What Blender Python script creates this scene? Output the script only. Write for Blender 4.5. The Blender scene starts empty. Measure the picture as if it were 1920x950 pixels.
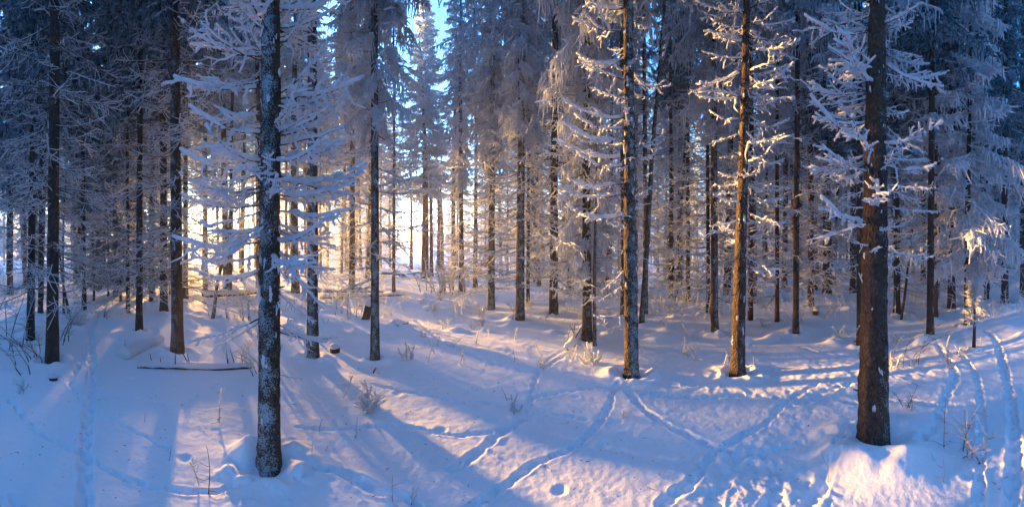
import bpy, math, random
import numpy as np
from mathutils import Vector, Matrix

# ------------------------------------------------------------------ camera, world, sun, exposure
F = 660.0            # pixels per radian of the 1920 px wide panorama
CX, HY, CAMH = 960.0, 475.0, 1.7
SUN_PX, SUN_EL = 363.0, 6.0
SUN_AZ = (SUN_PX - CX) / F                       # clockwise from +Y
SC = bpy.context.scene
col = SC.collection

cam = bpy.data.cameras.new('camera')
cam.type = 'PANO'
cam.panorama_type = 'CENTRAL_CYLINDRICAL'
cam.central_cylindrical_range_u_min = -CX / F
cam.central_cylindrical_range_u_max = CX / F
cam.central_cylindrical_range_v_min = -(950 - HY) / F
cam.central_cylindrical_range_v_max = HY / F
cam.central_cylindrical_radius = 1.0
cam.clip_start, cam.clip_end = 0.05, 6000
cam_o = bpy.data.objects.new('camera', cam)
cam_o.location = (0, 0, CAMH)
cam_o.rotation_euler = (math.radians(90), 0, 0)
col.objects.link(cam_o)
SC.camera = cam_o

el = math.radians(SUN_EL)
SUN_DIR = Vector((math.sin(SUN_AZ) * math.cos(el), math.cos(SUN_AZ) * math.cos(el), math.sin(el)))
w = bpy.data.worlds.new('World'); SC.world = w; w.use_nodes = True
nt = w.node_tree
bg = nt.nodes['Background']
sky = nt.nodes.new('ShaderNodeTexSky')
sky.sky_type = 'NISHITA'; sky.sun_disc = False
sky.sun_elevation = el; sky.sun_rotation = SUN_AZ
sky.air_density = 1.3; sky.dust_density = 0.35; sky.ozone_density = 6.0
# the sun's disc and the bright air round it, part of the sky
tc = nt.nodes.new('ShaderNodeTexCoord')
dp = nt.nodes.new('ShaderNodeVectorMath'); dp.operation = 'DOT_PRODUCT'; dp.inputs[1].default_value = SUN_DIR
nrm = nt.nodes.new('ShaderNodeVectorMath'); nrm.operation = 'NORMALIZE'
nt.links.new(tc.outputs['Generated'], nrm.inputs[0]); nt.links.new(nrm.outputs[0], dp.inputs[0])
ac = nt.nodes.new('ShaderNodeMath'); ac.operation = 'ARCCOSINE'; nt.links.new(dp.outputs['Value'], ac.inputs[0])
gr = nt.nodes.new('ShaderNodeValToRGB'); mr = nt.nodes.new('ShaderNodeMath'); mr.operation = 'DIVIDE'; mr.inputs[1].default_value = math.radians(90)
nt.links.new(ac.outputs[0], mr.inputs[0]); nt.links.new(mr.outputs[0], gr.inputs[0])
e_ = gr.color_ramp.elements
e_[0].position = 0.0; e_[0].color = (1, .78, .45, 1); e_[1].position = 1.0; e_[1].color = (0, 0, 0, 1)
for p_, c_ in ((.0085, (1, .74, .40, 1)), (.0105, (.007, .0035, .0014, 1)), (.03, (.0045, .0022, .0009, 1)), (.17, (.0028, .0017, .0008, 1)), (.5, (.0013, .0022, .0034, 1)), (.75, (.0001, .0006, .0012, 1))):
    q_ = e_.new(p_); q_.color = c_
sc_ = nt.nodes.new('ShaderNodeVectorMath'); sc_.operation = 'SCALE'; sc_.inputs['Scale'].default_value = 90.0
nt.links.new(gr.outputs[0], sc_.inputs[0])
ad = nt.nodes.new('ShaderNodeVectorMath'); ad.operation = 'ADD'
tn = nt.nodes.new('ShaderNodeVectorMath'); tn.operation = 'MULTIPLY'; tn.inputs[1].default_value = (.20, 1.04, 1.12)
nt.links.new(sky.outputs[0], tn.inputs[0]); nt.links.new(tn.outputs[0], ad.inputs[0]); nt.links.new(sc_.outputs[0], ad.inputs[1])
nt.links.new(ad.outputs[0], bg.inputs[0]); bg.inputs[1].default_value = 0.095
sl = bpy.data.lights.new('sun', 'SUN'); sl.energy = 5.0; sl.angle = math.radians(1.6)
sl.color = (1.0, 0.51, 0.13)
so = bpy.data.objects.new('sun', sl); col.objects.link(so)
so.rotation_euler = (-SUN_DIR).to_track_quat('-Z', 'Y').to_euler()
SC.view_settings.view_transform = 'Standard'; SC.view_settings.look = 'None'
SC.view_settings.exposure = 3.84
SC.view_settings.gamma = 1.0
SC.cycles.max_bounces = 8; SC.cycles.diffuse_bounces = 6; SC.cycles.transmission_bounces = 3
SC.cycles.volume_bounces = 1; SC.cycles.transparent_max_bounces = 12
SC.cycles.sample_clamp_indirect = 6.0

rng = np.random.default_rng(7)
random.seed(7)

# ------------------------------------------------------------------ helpers
def az_of(px): return (px - CX) / F
def P(px, py):
    """ground point seen at a picture position: x, y"""
    r = RG(px, py); a = az_of(px)
    return r * math.sin(a), r * math.cos(a)
def RG(px, py):
    a = az_of(px); r = CAMH * F / (py - HY)
    if r < 30:
        for _ in range(6): r = .5 * r + .5 * (CAMH - Hz(r * math.sin(a), r * math.cos(a))) * F / (py - HY)
    return r
def PR(px, r):
    a = az_of(px); return r * math.sin(a), r * math.cos(a)
def z_at(py, r): return CAMH + (HY - py) / F * r

def hash2(ix, iy, s):
    h = np.sin(ix * 127.1 + iy * 311.7 + s * 74.7) * 43758.5453
    return h - np.floor(h)
def vnoise(x, y, s=0.0):
    ix, iy = np.floor(x), np.floor(y); fx, fy = x - ix, y - iy
    u, v = fx * fx * (3 - 2 * fx), fy * fy * (3 - 2 * fy)
    a, b = hash2(ix, iy, s), hash2(ix + 1, iy, s); c, d = hash2(ix, iy + 1, s), hash2(ix + 1, iy + 1, s)
    return (a * (1 - u) + b * u) * (1 - v) + (c * (1 - u) + d * u) * v - 0.5
def H(x, y):
    """snow surface without tracks"""
    x = np.asarray(x, float); y = np.asarray(y, float)
    r = np.hypot(x, y)
    z = 0.16 * vnoise(x / 3.1, y / 3.1, 1) * np.clip(r / 5, .3, 1) + 0.045 * vnoise(x / 1.1, y / 1.1, 2) + 0.010 * vnoise(x / .45, y / .45, 3)
    z = z + 0.7 * vnoise(x / 22, y / 22, 5) * np.clip((r - 10) / 30, 0, 1)
    a = np.arctan2(x, y)
    z = z + np.clip((r - 6) / 30, 0, 1) * 0.7 * np.clip((a - 0.7) / 0.6, 0, 1)
    return z
def Hz(x, y): return float(H(x, y))

class MB:
    """collects tubes / faces and builds one mesh"""
    def __init__(s): s.v = []; s.q = []; s.m = []; s.n = 0; s.t = []; s.tm = []
    def add(s, V, Q, mat=0):
        V = np.asarray(V, float).reshape(-1, 3); Q = np.asarray(Q, int)
        s.v.append(V)
        if Q.shape[1] == 4: s.q.append(Q + s.n); s.m.append(np.full(len(Q), mat))
        else: s.t.append(Q + s.n); s.tm.append(np.full(len(Q), mat))
        s.n += len(V)
    def tubes(s, Pt, R, sides=3, mat=0, lift=0.0, squash=1.0, cap=False):
        """Pt [M,N,3], R [M,N]"""
        Pt = np.asarray(Pt, float); R = np.asarray(R, float)
        if Pt.ndim == 2: Pt = Pt[None]; R = R[None]
        M, N, _ = Pt.shape
        T = np.gradient(Pt, axis=1); T /= np.linalg.norm(T, axis=2, keepdims=True) + 1e-9
        ref = np.where(np.abs(T[..., 2:3]) > .92, np.array([1., 0, 0]), np.array([0, 0, 1.]))
        A = np.cross(T, ref); A /= np.linalg.norm(A, axis=2, keepdims=True) + 1e-9
        B = np.cross(A, T)
        ph = np.arange(sides) * 2 * math.pi / sides + .5
        C = Pt + (np.array([0, 0, 1.]) * (R * lift)[..., None] if lift else 0)
        V = C[:, :, None] + R[:, :, None, None] * (A[:, :, None] * np.cos(ph)[None, None, :, None] + B[:, :, None] * (squash * np.sin(ph))[None, None, :, None])
        base = (np.arange(M) * N * sides)[:, None, None]
        i = np.arange(N - 1)[None, :, None] * sides; k = np.arange(sides)[None, None, :]; k2 = (k + 1) % sides
        Q = np.stack([base + i + k, base + i + k2, base + i + sides + k2, base + i + sides + k], -1).reshape(-1, 4)
        s.add(V.reshape(-1, 3), Q, mat)
        if cap and sides >= 4:
            # close both ends with a fan round the first/last ring
            off = s.n
            ends = np.concatenate([C[:, 0], C[:, -1] + T[:, -1] * R[:, -1:] * .6])
            vv0 = off - M * N * sides
            tri = []
            for m_ in range(M):
                b0 = vv0 + m_ * N * sides; b1 = b0 + (N - 1) * sides
                for j in range(sides):
                    j2 = (j + 1) % sides
                    tri.append((b0 + j2, b0 + j, off + m_)); tri.append((b1 + j, b1 + j2, off + M + m_))
            s.v.append(ends); s.n += len(ends)
            s.t.append(np.array(tri)); s.tm.append(np.full(len(tri), mat))
    def mesh(s, name, mats, smooth=True):
        me = bpy.data.meshes.new(name)
        V = np.concatenate(s.v)
        loops = []; starts = []; tot = []; mi = []; n = 0
        if s.q:
            Q = np.concatenate(s.q); loops.append(Q.ravel()); starts.append(np.arange(len(Q)) * 4); tot.append(np.full(len(Q), 4)); mi.append(np.concatenate(s.m)); n = len(Q) * 4
        if s.t:
            Tt = np.concatenate(s.t); loops.append(Tt.ravel()); starts.append(n + np.arange(len(Tt)) * 3); tot.append(np.full(len(Tt), 3)); mi.append(np.concatenate(s.tm))
        L = np.concatenate(loops); S = np.concatenate(starts)
        me.vertices.add(len(V)); me.vertices.foreach_set('co', V.astype(np.float32).ravel())
        me.loops.add(len(L)); me.loops.foreach_set('vertex_index', L.astype(np.int32))
        me.polygons.add(len(S)); me.polygons.foreach_set('loop_start', S.astype(np.int32))
        me.polygons.foreach_set('material_index', np.concatenate(mi).astype(np.int32))
        me.polygons.foreach_set('use_smooth', np.full(len(S), smooth))
        for m_ in mats: me.materials.append(m_)
        me.update(calc_edges=True); me.validate()
        return me

def link(name, data, parent=None, loc=(0, 0, 0), rot=(0, 0, 0), scale=(1, 1, 1), **props):
    o = bpy.data.objects.new(name, data); col.objects.link(o)
    o.location = loc; o.rotation_euler = rot; o.scale = scale
    if parent is not None: o.parent = parent
    for k, v in props.items():
        if v is not None: o[k] = v
    return o
def thing(name, loc, label, cat, group=None, data=None, rot=(0, 0, 0), scale=(1, 1, 1)):
    return link(name, data, None, loc, rot, scale, label=label, category=cat, group=group)

# ------------------------------------------------------------------ materials
def newmat(name):
    m = bpy.data.materials.new(name); m.use_nodes = True
    m.node_tree.nodes.clear()
    out = m.node_tree.nodes.new('ShaderNodeOutputMaterial')
    return m, m.node_tree, out
def N(t, typ, **kw):
    n = t.nodes.new(typ)
    for k, v in kw.items():
        if k.startswith('_'): setattr(n, k[1:], v)
        else:
            key = k.replace('__', ' ')
            n.inputs[int(key[1:]) if key[0] == 'i' and key[1:].isdigit() else key].default_value = v
    return n
def noise(t, vec, scale, detail=3, rough=.55):
    n = N(t, 'ShaderNodeTexNoise', Scale=scale, Detail=detail, Roughness=rough); t.links.new(vec, n.inputs['Vector']); return n.outputs['Fac']
def ramp(t, fac, stops):
    r = t.nodes.new('ShaderNodeValToRGB'); e = r.color_ramp.elements
    while len(e) < len(stops): e.new(.5)
    for i, (p, c) in enumerate(stops):
        e[i].position = p; e[i].color = (*c, 1) if len(c) == 3 else c
    t.links.new(fac, r.inputs[0]); return r.outputs[0]
def math_(t, op, a, b=None, clamp=False):
    n = t.nodes.new('ShaderNodeMath'); n.operation = op; n.use_clamp = clamp
    for i, x in enumerate((a, b)):
        if x is None: continue
        if isinstance(x, (int, float)): n.inputs[i].default_value = x
        else: t.links.new(x, n.inputs[i])
    return n.outputs[0]
def mixc(t, fac, a, b):
    n = t.nodes.new('ShaderNodeMix'); n.data_type = 'RGBA'
    for i, x in ((0, fac), (6, a), (7, b)):
        if isinstance(x, (int, float)): n.inputs[i].default_value = x
        elif isinstance(x, tuple): n.inputs[i].default_value = (*x, 1)
        else: t.links.new(x, n.inputs[i])
    return n.outputs[2]
WIND = (math.sin(math.radians(168)), math.cos(math.radians(168)), 0.12)   # the side the rime grew on

def make_snow_ground():
    m, t, out = newmat('packed_snow')
    geo = t.nodes.new('ShaderNodeNewGeometry'); pos = geo.outputs['Position']
    n1 = noise(t, pos, 1.3, 4); n2 = noise(t, pos, 38, 4, .7); n3 = noise(t, pos, 7, 4, .6)
    c = ramp(t, n1, [(.3, (.80, .86, .94)), (.7, (.86, .89, .93))])
    b = t.nodes.new('ShaderNodeBsdfPrincipled'); t.links.new(c, b.inputs['Base Color'])
    b.inputs['Roughness'].default_value = 1.0; b.inputs['Specular IOR Level'].default_value = .03
    bp = N(t, 'ShaderNodeBump', Strength=.5, Distance=.012)
    h = math_(t, 'ADD', math_(t, 'MULTIPLY', n2, .5), math_(t, 'MULTIPLY', n3, 1.6))
    t.links.new(h, bp.inputs['Height']); t.links.new(bp.outputs[0], b.inputs['Normal'])
    t.links.new(b.outputs[0], out.inputs[0]); return m
def make_frost(name, c0, c1, trans=.28, scale=30, p0=.35, p1=.62, porous=0):
    m, t, out = newmat(name)
    geo = t.nodes.new('ShaderNodeNewGeometry'); pos = geo.outputs['Position']
    n1 = noise(t, pos, scale, 3, .6)
    c = ramp(t, n1, [(p0, c0), (p1, c1)])
    b = t.nodes.new('ShaderNodeBsdfPrincipled'); t.links.new(c, b.inputs['Base Color'])
    b.inputs['Roughness'].default_value = .8; b.inputs['Specular IOR Level'].default_value = .15
    bp = N(t, 'ShaderNodeBump', Strength=.6, Distance=.01); t.links.new(noise(t, pos, 90, 2), bp.inputs['Height']); t.links.new(bp.outputs[0], b.inputs['Normal'])
    tr = t.nodes.new('ShaderNodeBsdfTranslucent'); t.links.new(c, tr.inputs[0])
    mx = N(t, 'ShaderNodeMixShader', i0=trans); t.links.new(b.outputs[0], mx.inputs[1]); t.links.new(tr.outputs[0], mx.inputs[2])
    res = mx.outputs[0]
    if porous:                                   # loose hoar: some light goes straight through the fluff
        tp = t.nodes.new('ShaderNodeBsdfTransparent'); m2 = N(t, 'ShaderNodeMixShader', i0=porous)
        t.links.new(res, m2.inputs[1]); t.links.new(tp.outputs[0], m2.inputs[2]); res = m2.outputs[0]
    t.links.new(res, out.inputs[0]); return m
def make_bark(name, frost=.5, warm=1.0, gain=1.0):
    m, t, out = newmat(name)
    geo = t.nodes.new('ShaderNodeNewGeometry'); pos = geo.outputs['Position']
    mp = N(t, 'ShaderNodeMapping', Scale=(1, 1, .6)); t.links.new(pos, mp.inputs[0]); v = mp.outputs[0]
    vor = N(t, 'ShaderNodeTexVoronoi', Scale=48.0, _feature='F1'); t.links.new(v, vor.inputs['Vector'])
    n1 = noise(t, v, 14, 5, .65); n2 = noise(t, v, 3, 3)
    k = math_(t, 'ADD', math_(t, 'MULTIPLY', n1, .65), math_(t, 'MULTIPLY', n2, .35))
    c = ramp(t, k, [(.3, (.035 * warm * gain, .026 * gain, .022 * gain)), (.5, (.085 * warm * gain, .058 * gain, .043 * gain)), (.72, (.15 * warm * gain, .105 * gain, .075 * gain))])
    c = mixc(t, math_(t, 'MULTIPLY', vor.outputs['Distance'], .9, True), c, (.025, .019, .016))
    # rime: a windward side and gravity-free speckles
    dp = t.nodes.new('ShaderNodeVectorMath'); dp.operation = 'DOT_PRODUCT'; dp.inputs[1].default_value = WIND
    t.links.new(geo.outputs['Normal'], dp.inputs[0])
    sp = noise(t, pos, 85, 3, .75); sp2 = noise(t, pos, 9, 4, .6)
    f = math_(t, 'ADD', math_(t, 'MULTIPLY', sp, 1.0), math_(t, 'MULTIPLY', sp2, .55))
    f = math_(t, 'ADD', f, math_(t, 'MULTIPLY', dp.outputs['Value'], .22))
    thr = 1.105 - .17 * frost
    f = math_(t, 'MULTIPLY', math_(t, 'SUBTRACT', f, thr), 14, True)
    c = mixc(t, f, c, (.38, .53, .60))
    b = t.nodes.new('ShaderNodeBsdfPrincipled'); t.links.new(c, b.inputs['Base Color'])
    b.inputs['Roughness'].default_value = .85; b.inputs['Specular IOR Level'].default_value = .2
    bp = N(t, 'ShaderNodeBump', Strength=1.0, Distance=.02)
    hh = math_(t, 'ADD', math_(t, 'MULTIPLY', vor.outputs['Distance'], -1.0), math_(t, 'ADD', n1, math_(t, 'MULTIPLY', f, .5)))
    t.links.new(hh, bp.inputs['Height']); t.links.new(bp.outputs[0], b.inputs['Normal'])
    t.links.new(b.outputs[0], out.inputs[0]); return m

M_ground = make_snow_ground()
M_snow = make_frost('branch_snow', (.78, .84, .92), (.86, .89, .94), .25)
M_rime = make_frost('rime_frost', (.66, .73, .80), (.86, .89, .93), .42, 60)
M_hoar = make_frost('loose_hoar', (.70, .76, .82), (.87, .90, .93), .50, 60, porous=.30)
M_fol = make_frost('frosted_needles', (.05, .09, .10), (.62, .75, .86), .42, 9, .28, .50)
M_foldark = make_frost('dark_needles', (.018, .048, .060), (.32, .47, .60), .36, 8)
M_folwhite = make_frost('heavily_frosted_needles', (.30, .42, .50), (.80, .88, .95), .40, 11, .3, .52)
M_bark = make_bark('spruce_bark', .45)
M_barkf = make_bark('rimed_bark', .85)
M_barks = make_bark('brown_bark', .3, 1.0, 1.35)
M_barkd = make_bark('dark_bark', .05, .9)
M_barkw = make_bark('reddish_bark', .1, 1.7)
M_wood = make_frost('bare_wood', (.045, .032, .026), (.12, .09, .07), .0, 20)
M_needle = make_frost('dry_grass', (.10, .075, .05), (.22, .17, .11), .2, 20)

# ------------------------------------------------------------------ snow ground
TRACKS = []     # (points xy, width, depth, step)
def track(pts, width=.13, depth=.07, step=.35): TRACKS.append((np.array([P(*p) for p in pts]), width * .62, depth * .62, step * .8))
def catmull(p, k=8):
    p = np.asarray(p, float); q = np.vstack([2 * p[0] - p[1], p, 2 * p[-1] - p[-2]]); o = []
    for i in range(1, len(q) - 2):
        for j in range(k):
            t_ = j / k; a, b, c, d = q[i - 1], q[i], q[i + 1], q[i + 2]
            o.append(.5 * ((2 * b) + (c - a) * t_ + (2 * a - 5 * b + 4 * c - d) * t_ ** 2 + (3 * b - a - 3 * c + d) * t_ ** 3))
    o.append(q[-2]); return np.array(o)
track([(160, 990), (160, 890), (163, 800), (172, 720), (172, 660), (170, 620), (186, 590), (200, 570)], .15, .10, .30)
track([(172, 760), (145, 740), (133, 715), (150, 680), (165, 655)], .10, .06, .3)
track([(18, 750), (60, 800), (110, 830), (180, 868), (240, 898), (290, 912), (380, 922), (480, 905)], .09, .05, .28)
track([(185, 780), (225, 796), (265, 815), (320, 845)], .07, .04, .3)
track([(185, 745), (260, 747), (330, 760), (370, 742)], .08, .04, .35)
track([(545, 862), (590, 880), (640, 885), (700, 915), (760, 935), (820, 990)], .13, .07, .5)
track([(560, 902), (600, 880), (650, 892), (690, 912), (730, 930), (800, 990)], .10, .05, .4)
track([(560, 800), (620, 805), (700, 800), (760, 798), (840, 815), (900, 812), (960, 800)], .09, .05, .33)
track([(905, 838), (930, 815), (960, 800), (990, 770), (1010, 700), (1060, 665)], .09, .05, .28)
track([(845, 880), (880, 860), (925, 825), (960, 800)], .12, .05, .5)
track([(860, 960), (920, 930), (960, 900), (1005, 868), (1060, 845), (1110, 810), (1140, 765), (1155, 725), (1180, 710)], .10, .06, .25)
track([(1010, 700), (1020, 680), (1060, 655), (1110, 640)], .08, .04, .25)
track([(1180, 735), (1200, 760), (1240, 790), (1290, 815), (1350, 840), (1420, 850), (1500, 830)], .12, .06, .3)
track([(1240, 945), (1300, 900), (1330, 860), (1370, 830), (1440, 790), (1470, 755), (1530, 720)], .13, .05, .25)
track([(1330, 960), (1360, 900), (1390, 870), (1430, 880), (1480, 890), (1530, 930)], .18, .03, .3)
track([(1370, 860), (1410, 840), (1440, 855), (1460, 900), (1440, 960)], .18, .03, .25)
track([(1500, 975), (1535, 920), (1560, 880), (1580, 840), (1595, 800)], .15, .04, .35)
track([(1890, 990), (1900, 920), (1903, 840), (1898, 780), (1890, 720), (1880, 680), (1868, 640), (1850, 620)], .16, .09, .25)
track([(1835, 960), (1838, 860), (1840, 790), (1838, 740), (1828, 700), (1800, 660)], .11, .06, .28)
track([(1720, 840), (1755, 790), (1775, 740), (1790, 700), (1760, 650)], .15, .06, .3)
track([(1470, 760), (1560, 745), (1620, 760), (1700, 750), (1780, 760), (1900, 740)], .16, .05, .3)
track([(1200, 735), (1300, 745), (1400, 740), (1480, 745), (1560, 730), (1640, 700)], .16, .05, .27)
track([(1000, 745), (1080, 730), (1160, 725), (1260, 720), (1340, 725)], .12, .05, .3)
track([(1500, 650), (1560, 665), (1640, 660), (1720, 650), (1800, 640)], .14, .05, .3)
track([(780, 600), (830, 640), (900, 670), (960, 690), (1010, 700)], .14, .04, .35)
track([(700, 720), (790, 740), (880, 755), (960, 760), (1060, 780), (1160, 790)], .1, .035, .4)
track([(20, 930), (45, 960), (60, 990)], .08, .05, .25)
track([(30, 720), (40, 700), (20, 690), (0, 680)], .14, .05, .25)
PATH = catmull([PR(755, 95), PR(768, 50), P(775, 512), P(800, 530), P(850, 560), P(880, 600)], 6)

def build_ground(wells):
    fr = np.radians(100)
    A = np.concatenate([np.linspace(-fr, fr, 861), np.linspace(fr, 2 * math.pi - fr, 80)[1:-1]])
    R = np.concatenate([np.geomspace(.35, 2.0, 22)[:-1], np.geomspace(2.0, 13, 320)[:-1], np.geomspace(13, 60, 90)[:-1], np.geomspace(60, 900, 26)])
    rr, aa = np.meshgrid(R, A, indexing='ij')
    x = rr * np.sin(aa); y = rr * np.cos(aa)
    z = H(x, y)
    near = (rr < 16)
    z = z + near * (.010 * vnoise(x / .21, y / .21, 8) * (vnoise(x / 1.3, y / 1.3, 18) > -.05) + .004 * vnoise(x / .06, y / .06, 9) + .003 * vnoise(x / .03, y / .03, 10))
    xf, yf, zf = x.ravel(), y.ravel(), z.ravel()
    dz = np.zeros_like(zf)
    for pts, wd, dp, st in TRACKS:
        c = catmull(pts, 8)
        L = np.concatenate([[0], np.cumsum(np.linalg.norm(np.diff(c, axis=0), axis=1))])
        lo, hi = c.min(0) - .6, c.max(0) + .6
        idx = np.nonzero((xf > lo[0]) & (xf < hi[0]) & (yf > lo[1]) & (yf < hi[1]))[0]
        if len(idx) == 0: continue
        px, py = xf[idx], yf[idx]
        best = np.full(len(idx), 9.); bl = np.zeros(len(idx)); bs = np.zeros(len(idx))
        for i in range(len(c) - 1):
            a, b = c[i], c[i + 1]; d = b - a; l2 = d @ d + 1e-9
            t_ = np.clip(((px - a[0]) * d[0] + (py - a[1]) * d[1]) / l2, 0, 1)
            ex, ey = px - a[0] - t_ * d[0], py - a[1] - t_ * d[1]
            q = np.hypot(ex, ey); u = q < best
            best[u] = q[u]; bl[u] = (L[i] + t_ * math.sqrt(l2))[u]; bs[u] = np.sign(ex * d[1] - ey * d[0])[u]
        jit = vnoise(bl / .23, bl * 0 + 3.3, dp * 91)
        w_ = .72 * wd * (1 + .7 * jit)
        side = bs * best
        phase = np.sin(bl / st * 2 * math.pi)
        # a shallow furrow, deeper prints left and right of its middle, a soft rim
        fur = -.45 * dp * np.exp(-(side / (w_ * .8)) ** 4)
        pr = -dp * np.exp(-((side - .35 * wd * np.sign(phase)) / (.42 * w_)) ** 4) * np.clip(np.abs(phase) * 3 - 1.1, 0, 1)
        rim = .16 * dp * np.exp(-((best - 1.0 * w_) / (.3 * w_)) ** 2) * (1 + 2.5 * vnoise(px / .06, py / .06, 4)) + .22 * dp * np.exp(-(best / (1.3 * w_)) ** 2) * (vnoise(px / .05, py / .05, 14) + .6 * vnoise(px / .11, py / .11, 15))
        dz[idx] += fur + pr + rim
    # churned snow, right foreground
    def patch(px0, py0, rad, amp, sc):
        cx, cy = P(px0, py0); d = np.hypot(xf - cx, yf - cy); k = np.exp(-(d / rad) ** 2)
        dz[:] += .2 * amp * k * (vnoise(xf / sc, yf / sc, px0) * .9 + .9 * vnoise(xf / (sc * .55), yf / (sc * .55), px0 + 1) + .7 * vnoise(xf / (sc * .25), yf / (sc * .25), px0 + 2) + .4 * vnoise(xf / (sc * .13), yf / (sc * .13), px0 + 2))
    for a_ in ((1410, 890, .45, .10, .10), (1440, 830, .5, .06, .12), (1500, 930, .4, .08, .14), (1300, 700, 1.2, .05, .2), (1560, 690, 1.3, .06, .22),
               (1700, 700, 1.0, .07, .2), (1250, 725, .8, .04, .15), (930, 760, .5, .05, .12), (1500, 740, .8, .05, .16), (480, 900, .35, .07, .1), (1850, 650, 1.5, .05, .25), (840, 650, 1.5, .05, .25)):
        patch(*a_)
    # single prints
    r2 = np.random.default_rng(3)
    for k in range(34):
        cx, cy = P(r2.uniform(0, 1920), r2.uniform(610, 945)); s_ = r2.uniform(.025, .055)
        idx = np.nonzero((np.abs(xf - cx) < .3) & (np.abs(yf - cy) < .3))[0]
        d2 = ((xf[idx] - cx) ** 2 + (yf[idx] - cy) ** 2) / s_ ** 2
        dz[idx] += -r2.uniform(.008, .02) * np.exp(-d2) + .004 * np.exp(-(np.sqrt(d2) - 1.7) ** 2 * 3)
    # snow-covered hummocks and buried twigs further in
    for k in range(420):
        cx, cy = PR(r2.uniform(-80, 2000), r2.uniform(6.5, 26)); s_ = r2.uniform(.10, .38); s2 = s_ * r2.uniform(.5, 1); an = r2.uniform(0, 3.1)
        idx = np.nonzero((np.abs(xf - cx) < 1.1) & (np.abs(yf - cy) < 1.1))[0]
        ux = (xf[idx] - cx) * math.cos(an) + (yf[idx] - cy) * math.sin(an); uy = -(xf[idx] - cx) * math.sin(an) + (yf[idx] - cy) * math.cos(an)
        dz[idx] += r2.uniform(.04, .15) * np.exp(-(ux / s_) ** 2 - (uy / s2) ** 2)
    # the trodden path to the clearing
    d = np.full(len(xf), 99.); idx = np.nonzero((yf > 5) & (np.abs(np.hypot(xf, yf)) < 110))[0]
    for i in range(len(PATH) - 1):
        a, b = PATH[i], PATH[i + 1]; dd = b - a
        t_ = np.clip(((xf[idx] - a[0]) * dd[0] + (yf[idx] - a[1]) * dd[1]) / (dd @ dd + 1e-9), 0, 1)
        d[idx] = np.minimum(d[idx], np.hypot(xf[idx] - a[0] - t_ * dd[0], yf[idx] - a[1] - t_ * dd[1]))
    dz -= .07 * np.exp(-(d / .8) ** 2) + .05 * np.exp(-(d / .5) ** 2) * vnoise(xf / .3, yf / .3, 12)
    # hollows and mounds round the trunks
    for (cx, cy, rad, amp) in wells:
        k = 4 * rad + .5
        idx = np.nonzero((np.abs(xf - cx) < k) & (np.abs(yf - cy) < k))[0]
        q = np.hypot(xf[idx] - cx, yf[idx] - cy)
        dz[idx] += amp * np.exp(-(q / (rad * 2.2)) ** 2)
        if amp < .055: dz[idx] += .05 * np.exp(-((q - rad * 2.6) / (rad * 1.1)) ** 2) * (1 + 1.5 * vnoise(xf[idx] / .12, yf[idx] / .12, 6)) - .05 * np.exp(-(q / (rad * 1.4)) ** 4)
    z = (zf + dz).reshape(z.shape)
    nR, nA = len(R), len(A)
    V = np.stack([x, y, z], -1).reshape(-1, 3)
    i = np.arange(nR - 1)[:, None] * nA; k = np.arange(nA)[None]; k2 = (k + 1) % nA
    Q = np.stack([i + k, i + nA + k, i + nA + k2, i + k2], -1).reshape(-1, 4)[:, ::-1]
    mb = MB(); mb.add(V, Q)
    V0 = np.array([[0, 0, float(H(0, 0))]]); mb.v.append(V0)
    k = np.arange(nA); T_ = np.stack([np.full(nA, mb.n), (k), (k + 1) % nA], -1)[:, ::-1]; mb.n += 1
    mb.t.append(T_); mb.tm.append(np.zeros(nA))
    return mb.mesh('snow_ground', [M_ground])

# ------------------------------------------------------------------ branches
def curve_pts(L, a, b, n=9, wob=.02, r=rng):
    s = np.linspace(0, 1, n)
    y = wob * L * np.cumsum(r.normal(0, 1, n)) * .35; y -= y[0]
    z = L * (-a * s + b * s ** 2) + wob * L * .3 * np.cumsum(r.normal(0, 1, n)) * (s > 0)
    return np.stack([L * s, y, z], -1)
def lumpy(n, R, r, lo=.75, hi=1.25): return R * r.uniform(lo, hi, n)

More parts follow.
